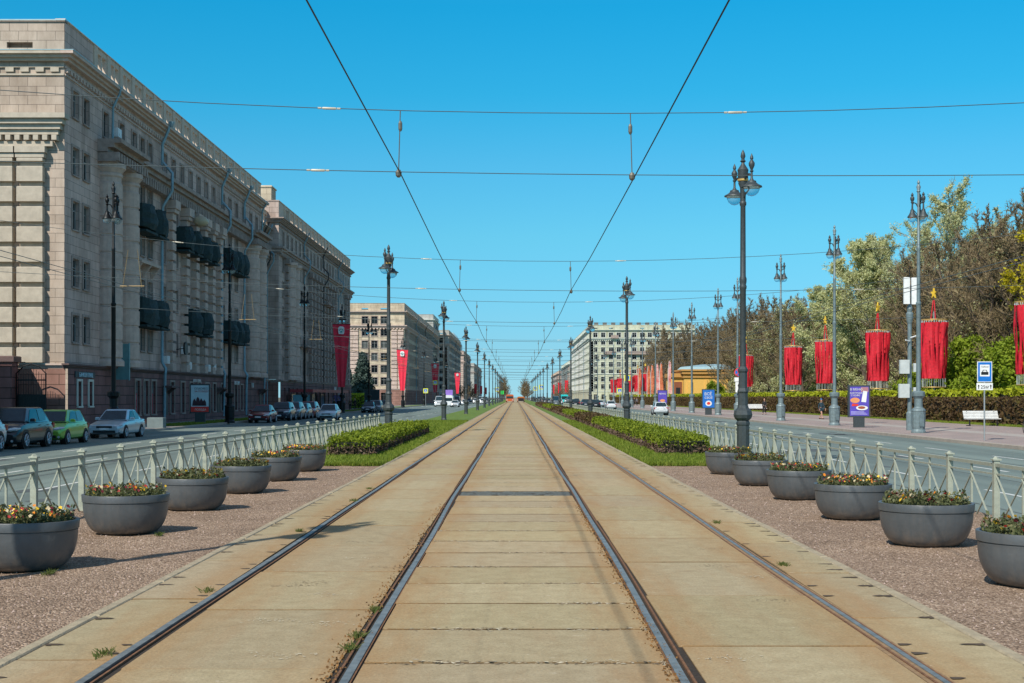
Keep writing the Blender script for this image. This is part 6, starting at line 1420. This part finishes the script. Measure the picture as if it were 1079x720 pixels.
# pedestrian signs
yel_ = M('sign yellow', (.75,.75,.03), .5); sb_ = M('sign blue', (.01,.16,.55), .4)
for i, (x, X, z, lb) in enumerate([(458.5,-20.3,5.2,'yellow-framed pedestrian sign over the left road, upper of the left pair'),(448.5,-21,3.0,'yellow-framed pedestrian sign at the left kerb, beside the banner'),(661,21.5,5.2,'yellow-framed pedestrian sign hung high before the pale green block'),(653,22.5,2.9,'yellow-framed pedestrian sign low behind the lamp post, with a green sign'),(524,-8,4.5,'yellow-framed sign far off left of the tracks'),(529,-6.5,3.4,'bright green signal board far off left of the tracks'),(564,9,5.0,'yellow-framed sign far off right of the tracks, left one'),(570.5,10,5.0,'yellow-framed sign far off right of the tracks, right one')]):
    d = dep(x, X); t = thing('pedestrian_sign', lb, 'road sign', (X,d,RZ), 0, 'yellow-framed road signs'); s_ = 1.0 if d < 400 else 1.6
    mb = MB(); mb.tube([(0,.06,0),(0,.06,z+1)], .05, 6); part('pole', mb, M('galvanised', (.4,.42,.42), .4, .5), t)
    mb = MB(); mb.box(-.55*s_,.55*s_,-.02,.02,z,z+1.1*s_); part('board', mb, M('signal green', (.03,.7,.1), .5) if i == 5 else yel_, t)
    if i != 5:
        plane_part(t, 'blue_field', -.38*s_, .38*s_, z+.17*s_, z+.93*s_, sb_, -.03); mb = MB(); mb.prism([(-.28*s_,z+.24*s_),(.28*s_,z+.24*s_),(0,z+.82*s_)],'y',-.04,-.035); part('white_triangle', mb, white, t)
        mb = MB(); mb.prism([(-.12*s_,z+.28*s_),(-.06*s_,z+.28*s_),(.0,z+.42*s_),(.08*s_,z+.28*s_),(.13*s_,z+.28*s_),(.04*s_,z+.55*s_),(.02*s_,z+.68*s_),(-.03*s_,z+.68*s_),(-.03*s_,z+.5*s_)],'y',-.047,-.043); part('walker_symbol', mb, blk, t)
# antenna post
t = thing('antenna_post', 'grey post with white antenna panels and meter boxes, behind the big lamp post', 'antenna post', (23.0, dep(958.5,23.0), SZ))
mb = MB(); mb.lathe([(.2,0),(.2,1),(.13,1.1),(.12,6.2),(.16,6.3),(.2,6.5),(.22,6.8),(.14,6.9),(.18,7.1),(.10,7.3),(.04,7.4),(.04,8.0)],12); part('pole', mb, ironS, t)
for a in ((-.25,-.25),(.28,.05)):
    mb = MB(); mb.cbox(a[0]-.17,a[0]+.17,a[1]-.09,a[1]+.09,7.35,8.9,.03); part('antenna_panel', mb, white, t)
mb = MB(); mb.tube([(0,0,7.9),(0,0,9.6)], .02, 5); part('rod', mb, black, t)
for z, s_ in ((3.3,.35),(1.9,.4)):
    mb = MB(); mb.cbox(-.3-s_,-.1,-.35,-.1,z,z+.8,.02); mb.cbox(.15,.15+s_,-.3,-.1,z+.1,z+.6,.02); part('meter_box', mb, M('pale box', (.5,.54,.52), .5), t)
mb = MB(); mb.tube([(.03,-.14,5.4),(.3,-.5,5.5)],.04,5); mb.tube([(-.03,-.14,5.2),(-.35,-.4,5.25)],.04,5); part('camera_arm', mb, white, t)
# benches
def bench(label, x, X, rz):
    t = thing('park_bench', label, 'bench', (X, dep(x,X), SZ), rz, 'white benches by the park hedge')
    for s_ in (-.95,.95):
        mb = MB(); mb.box(s_-.04,s_+.04,-.28,.28,0,.06); mb.prism([(-.25,.06),(-.17,.06),(-.12,.40),(.26,.44),(.42,.95),(.35,.97),(.18,.48),(-.22,.45)],'x',s_-.035,s_+.035); part('leg', mb, black, t)
    mb = MB()
    for k in range(5): mb.cbox(-1.2,1.2,-.28+k*.1,-.20+k*.1,.46,.50,.01)
    part('seat', mb, white, t); mb = MB()
    for k in range(5): mb.box(-1.2,1.2,.17+k*.045,.20+k*.045,.53+k*.1,.61+k*.1)
    part('backrest', mb, white, t)
bench('white slatted bench before the hedge, behind the taxi sign pole', 1035, 31.3, .08); bench('white slatted bench farther off, beside the walking person in black', 798, 31.3, .1)

# bus shelter on the left
t = thing('bus_shelter', 'long dark bus shelter with red roof edge in front of the second grey block', 'bus shelter', (-25.0,160,SZ))
mb = MB(); mb.box(-1.2,1.4,0,34,2.55,2.72); part('roof', mb, black, t); mb = MB(); mb.box(1.402,1.46,0,34,2.5,2.85); mb.box(-1.2,1.402,-.05,-.002,2.5,2.85); part('roof_edge', mb, M('dark red fascia', (.30,.03,.035), .5), t)
for y_ in range(0,35,4): mb = MB(); mb.box(-1.1,-1.0,y_,y_+.1,0,2.55); mb.box(1.1,1.2,y_,y_+.1,0,2.55); part('post', mb, black, t)
for y_ in (0.2,8.2,16.2,24.2): mb = MB(); mb.box(-1.15,-1.1,y_,y_+3.6,.3,2.3); part('back_panel', mb, M('shelter glass', (.18,.3,.32), .2), t)
mb = MB(); mb.box(-.9,1.1,.3,.34,.6,2.2); part('poster', mb, M('teal print', (.15,.35,.4), .5), t); mb = MB(); mb.box(-.7,1.0,33.3,33.34,.6,2.2); part('poster', mb, M('violet print', (.35,.25,.6), .5), t, label='violet poster at the far end of the shelter')

# ------------------------------------------------------------------ people
def person(label, loc, rz, top_m, leg_m, hair_m, pose='walk', shorts=False, cap=None, group=None):
    t = thing('person', label, 'person', loc, rz, group)
    sw = .22 if pose == 'walk' else .04; g = MB()
    V = {'pel':(0,0,.95,.13),'wst':(0,0,1.08,.115),'cst':(0,0,1.30,.14),'nck':(0,0,1.47,.06),'nk2':(0,-.01,1.53,.055),
      'hl':(-.09,0,.90,.09),'kl':(-.10,-sw*.8,.50,.06),'al':(-.10,-sw*1.2+.1*0,.09,.04),'tl':(-.11,-sw*1.2-.15,.035,.035),'hel':(-.10,-sw*1.2+.05,.04,.035),
      'hr':(.09,0,.90,.09),'kr':(.10,sw*.25,.50,.06),'ar':(.10,sw*1.4,.13,.04),'tr':(.11,sw*1.4-.13,.045,.035),'her':(.10,sw*1.4+.05,.09,.035),
      'sl':(-.17,0,1.40,.06),'el':(-.23,sw*.5,1.14,.042),'wl':(-.23,sw*.3-.05,.90,.028),'pl':(-.23,sw*.3-.08,.83,.032),
      'sr':(.17,0,1.40,.06),'er':(.23,-sw*.4,1.14,.042),'wr':(.23,-sw*.9-.05,.92,.028),'pr':(.23,-sw*.9-.09,.85,.032)}
    E = [('pel','wst'),('wst','cst'),('cst','nck'),('nck','nk2'),('pel','hl'),('hl','kl'),('kl','al'),('al','tl'),('al','hel'),('pel','hr'),('hr','kr'),('kr','ar'),('ar','tr'),('ar','her'),('cst','sl'),('sl','el'),('el','wl'),('wl','pl'),('cst','sr'),('sr','er'),('er','wr'),('wr','pr')]
    dg = None
    def skinmesh(keys, edges, k, name):
        me = bpy.data.meshes.new(name); idx = {q:i for i,q in enumerate(keys)}; me.from_pydata([V[q][:3] for q in keys], [(idx[a],idx[b]) for a,b in edges if a in idx and b in idx], []); o = bpy.data.objects.new(name, me); COL.objects.link(o)
        m1 = o.modifiers.new('s','SKIN'); m2 = o.modifiers.new('u','SUBSURF'); m2.levels = 1
        for i,q in enumerate(keys): me.skin_vertices[0].data[i].radius = (V[q][3]*k,)*2
        me.skin_vertices[0].data[0].use_root = True
        r_ = bpy.data.meshes.new_from_object(o.evaluated_get(bpy.context.evaluated_depsgraph_get())); bpy.data.objects.remove(o); r_.name = name; r_.shade_smooth(); return r_
    body = skinmesh(list(V), E, 1, 'body')
    # head with face and fingers joined to the same mesh
    g = MB(); g.v = [tuple(v.co) for v in body.vertices]; g.f = [tuple(p.vertices) for p in body.polygons]
    g.lathe([(.02,1.53),(.055,1.55),(.072,1.60),(.078,1.66),(.076,1.71),(.055,1.76),(.01,1.78)], 12, (0,-.015))
    g.poly([(-.012,-.085,1.64),(.012,-.085,1.64),(0,-.115,1.635),(0,-.088,1.68)]); g.ball((-.08,-.01,1.65),.018,6); g.ball((.08,-.01,1.65),.018,6)
    for s_, q in ((-1,'pl'),(1,'pr')):
        x_, y_, z_, _ = V[q]
        for k, ln in enumerate((.06,.072,.068,.055)): yy = y_-.03+k*.018; g.tube([(x_,yy,z_-.02),(x_+.0,yy-.004,z_-.03-ln*.6),(x_-s_*.012,yy-.002,z_-.03-ln)], [.009,.008,.005], 5)
        g.tube([(x_,y_-.02,z_+.01),(x_-s_*.01,y_-.055,z_-.02),(x_-s_*.012,y_-.062,z_-.045)], [.011,.009,.006], 5)
    part('body', g, skin, t, True)
    fc = MB()
    for s_ in (-1,1): fc.ball((s_*.028,-.088,1.665),.008,6)
    fc.box(-.02,.02,-.092,-.086,1.605,1.611); part('eyes_and_mouth', fc, black, t)
    jk = skinmesh(['cst','wst','pel','nck','sl','el','wl','sr','er','wr'], E, 1.22, 'jacket'); jk.materials.append(top_m); link('jacket', jk, None, t)
    kk = ['pel','hl','hr','kl','kr'] if shorts else ['pel','hl','hr','kl','kr','al','ar']
    if shorts: V['kl'] = (-.10,-sw*.5,.62,.07); V['kr'] = (.10,sw*.15,.62,.07)
    tr_ = skinmesh(kk, E, 1.2, 'trousers'); tr_.materials.append(leg_m); link('shorts' if shorts else 'trousers', tr_, None, t)
    sh = MB()
    for q, q2 in (('al','tl'),('ar','tr')): sh.tube([(V[q][0],V[q][1]+.06,V[q2][2]+.01),(V[q][0],V[q][1]-.02,V[q2][2]+.012),(V[q2][0],V[q2][1]-.05,V[q2][2])], [.045,.05,.035], 8)
    part('shoes', sh, black, t, True)
    h_ = MB(); h_.lathe([(.082,1.66),(.086,1.70),(.075,1.765),(.04,1.795),(.005,1.80)], 12, (0,.005)); h_.ball((0,.045,1.67),.062,10)
    part('hair', h_, hair_m, t, True)
    if cap: c_ = MB(); c_.lathe([(.09,1.71),(.088,1.76),(.05,1.81),(.005,1.82)],12,(0,0)); c_.box(-.06,.06,-.16,-.07,1.71,1.725); part('cap', c_, cap, t)
    return t
hairD = M('dark hair', (.02,.015,.01), .7); navy = M('dark teal cloth', (.02,.05,.07), .8); blackc = M('black cloth', (.012,.012,.014), .85); greyc = M('grey cloth', (.12,.12,.13), .85); bluec = M('blue cap', (.03,.15,.4), .7); brownc = M('brown cloth', (.12,.07,.04), .85)
person('person in dark jacket, shorts and blue cap walking on the right pavement', (26.9,121,SZ), .5, navy, navy, hairD, 'walk', True, bluec)
person('person in black clothes walking on the right pavement by the far bench', (27.6,152.5,SZ), -.4, blackc, blackc, M('fair hair',(.25,.15,.07),.7), 'walk')
for x, X, lb, tm in [(671,26,'person in grey walking far off on the right pavement, behind the lamp posts',greyc),(668.5,27,'person in black far off on the right pavement beside the one in grey',blackc),(357,-23.6,'person in black waiting at the near end of the bus shelter',blackc),(362.5,-23.4,'person in grey waiting under the bus shelter',greyc),(369,-23.2,'person in brown standing past the bus shelter',brownc),(374,-23.8,'person in black walking beyond the bus shelter',blackc),(352,-23.8,'person in brown in the shade of the bus shelter',brownc)]:
    person(lb, (X,dep(x,X),SZ), random.uniform(-1,1), tm, blackc, hairD, 'stand' if x < 400 else 'walk')

# ------------------------------------------------------------------ bicycle at the right edge
t = thing('bicycle', 'dark bicycle with pale basket standing at the right picture edge', 'bicycle', (27.3, dep(1081.5,27.3), SZ), -.15)
for nm, y_ in (('front_wheel',-.52),('rear_wheel',.52)):
    w_ = MB(); w_.tube([(0,y_+.33*math.cos(k*PI/12),.34+.33*math.sin(k*PI/12)) for k in range(25)], .022, 6, False); wh = part('wheel', w_, tyre, t)
    s_ = MB()
    for k in range(12): s_.tube([(0,y_,.34),(0,y_+.32*math.cos(k*PI/6),.34+.32*math.sin(k*PI/6))], .003, 3, False)
    part('spokes', s_, rimm, wh)
fr = MB()
for a, b_ in (((0,-.35,.85),(0,.02,.32)),((0,-.36,.9),(0,.2,.8)),((0,.02,.32),(0,.2,.85)),((0,.02,.32),(0,.52,.34)),((0,.18,.78),(0,.52,.34)),((0,-.52,.34),(0,-.34,.98))): fr.tube([a,b_], .018, 6)
part('frame', fr, ironB, t); mb = MB(); mb.tube([(-.3,-.25,1.05),(-.1,-.36,1.03),(.1,-.36,1.03),(.3,-.25,1.05)], .014, 6); part('handlebar', mb, black, t)
mb = MB(); mb.prism([(-.07,.3),(.07,.3),(.02,.05),(-.02,.05)],'z',.88,.93); part('saddle', mb, black, t); mb = MB(); mb.box(-.17,.17,-.72,-.46,.8,1.05); part('basket', mb, white, t)
# concrete block and road-side box at the left kerb
mb = MB(); mb.cbox(-.5,.5,-.4,.4,0,.65,.04); o = link('concrete_block', mb.mesh('concrete_block'), M('blue grey block', (.16,.2,.2), .9)); o.location = (-22.6,dep(165,-22.6),SZ); tag(o, 'pale grey concrete block at the left kerb past the silver saloon', 'concrete block')
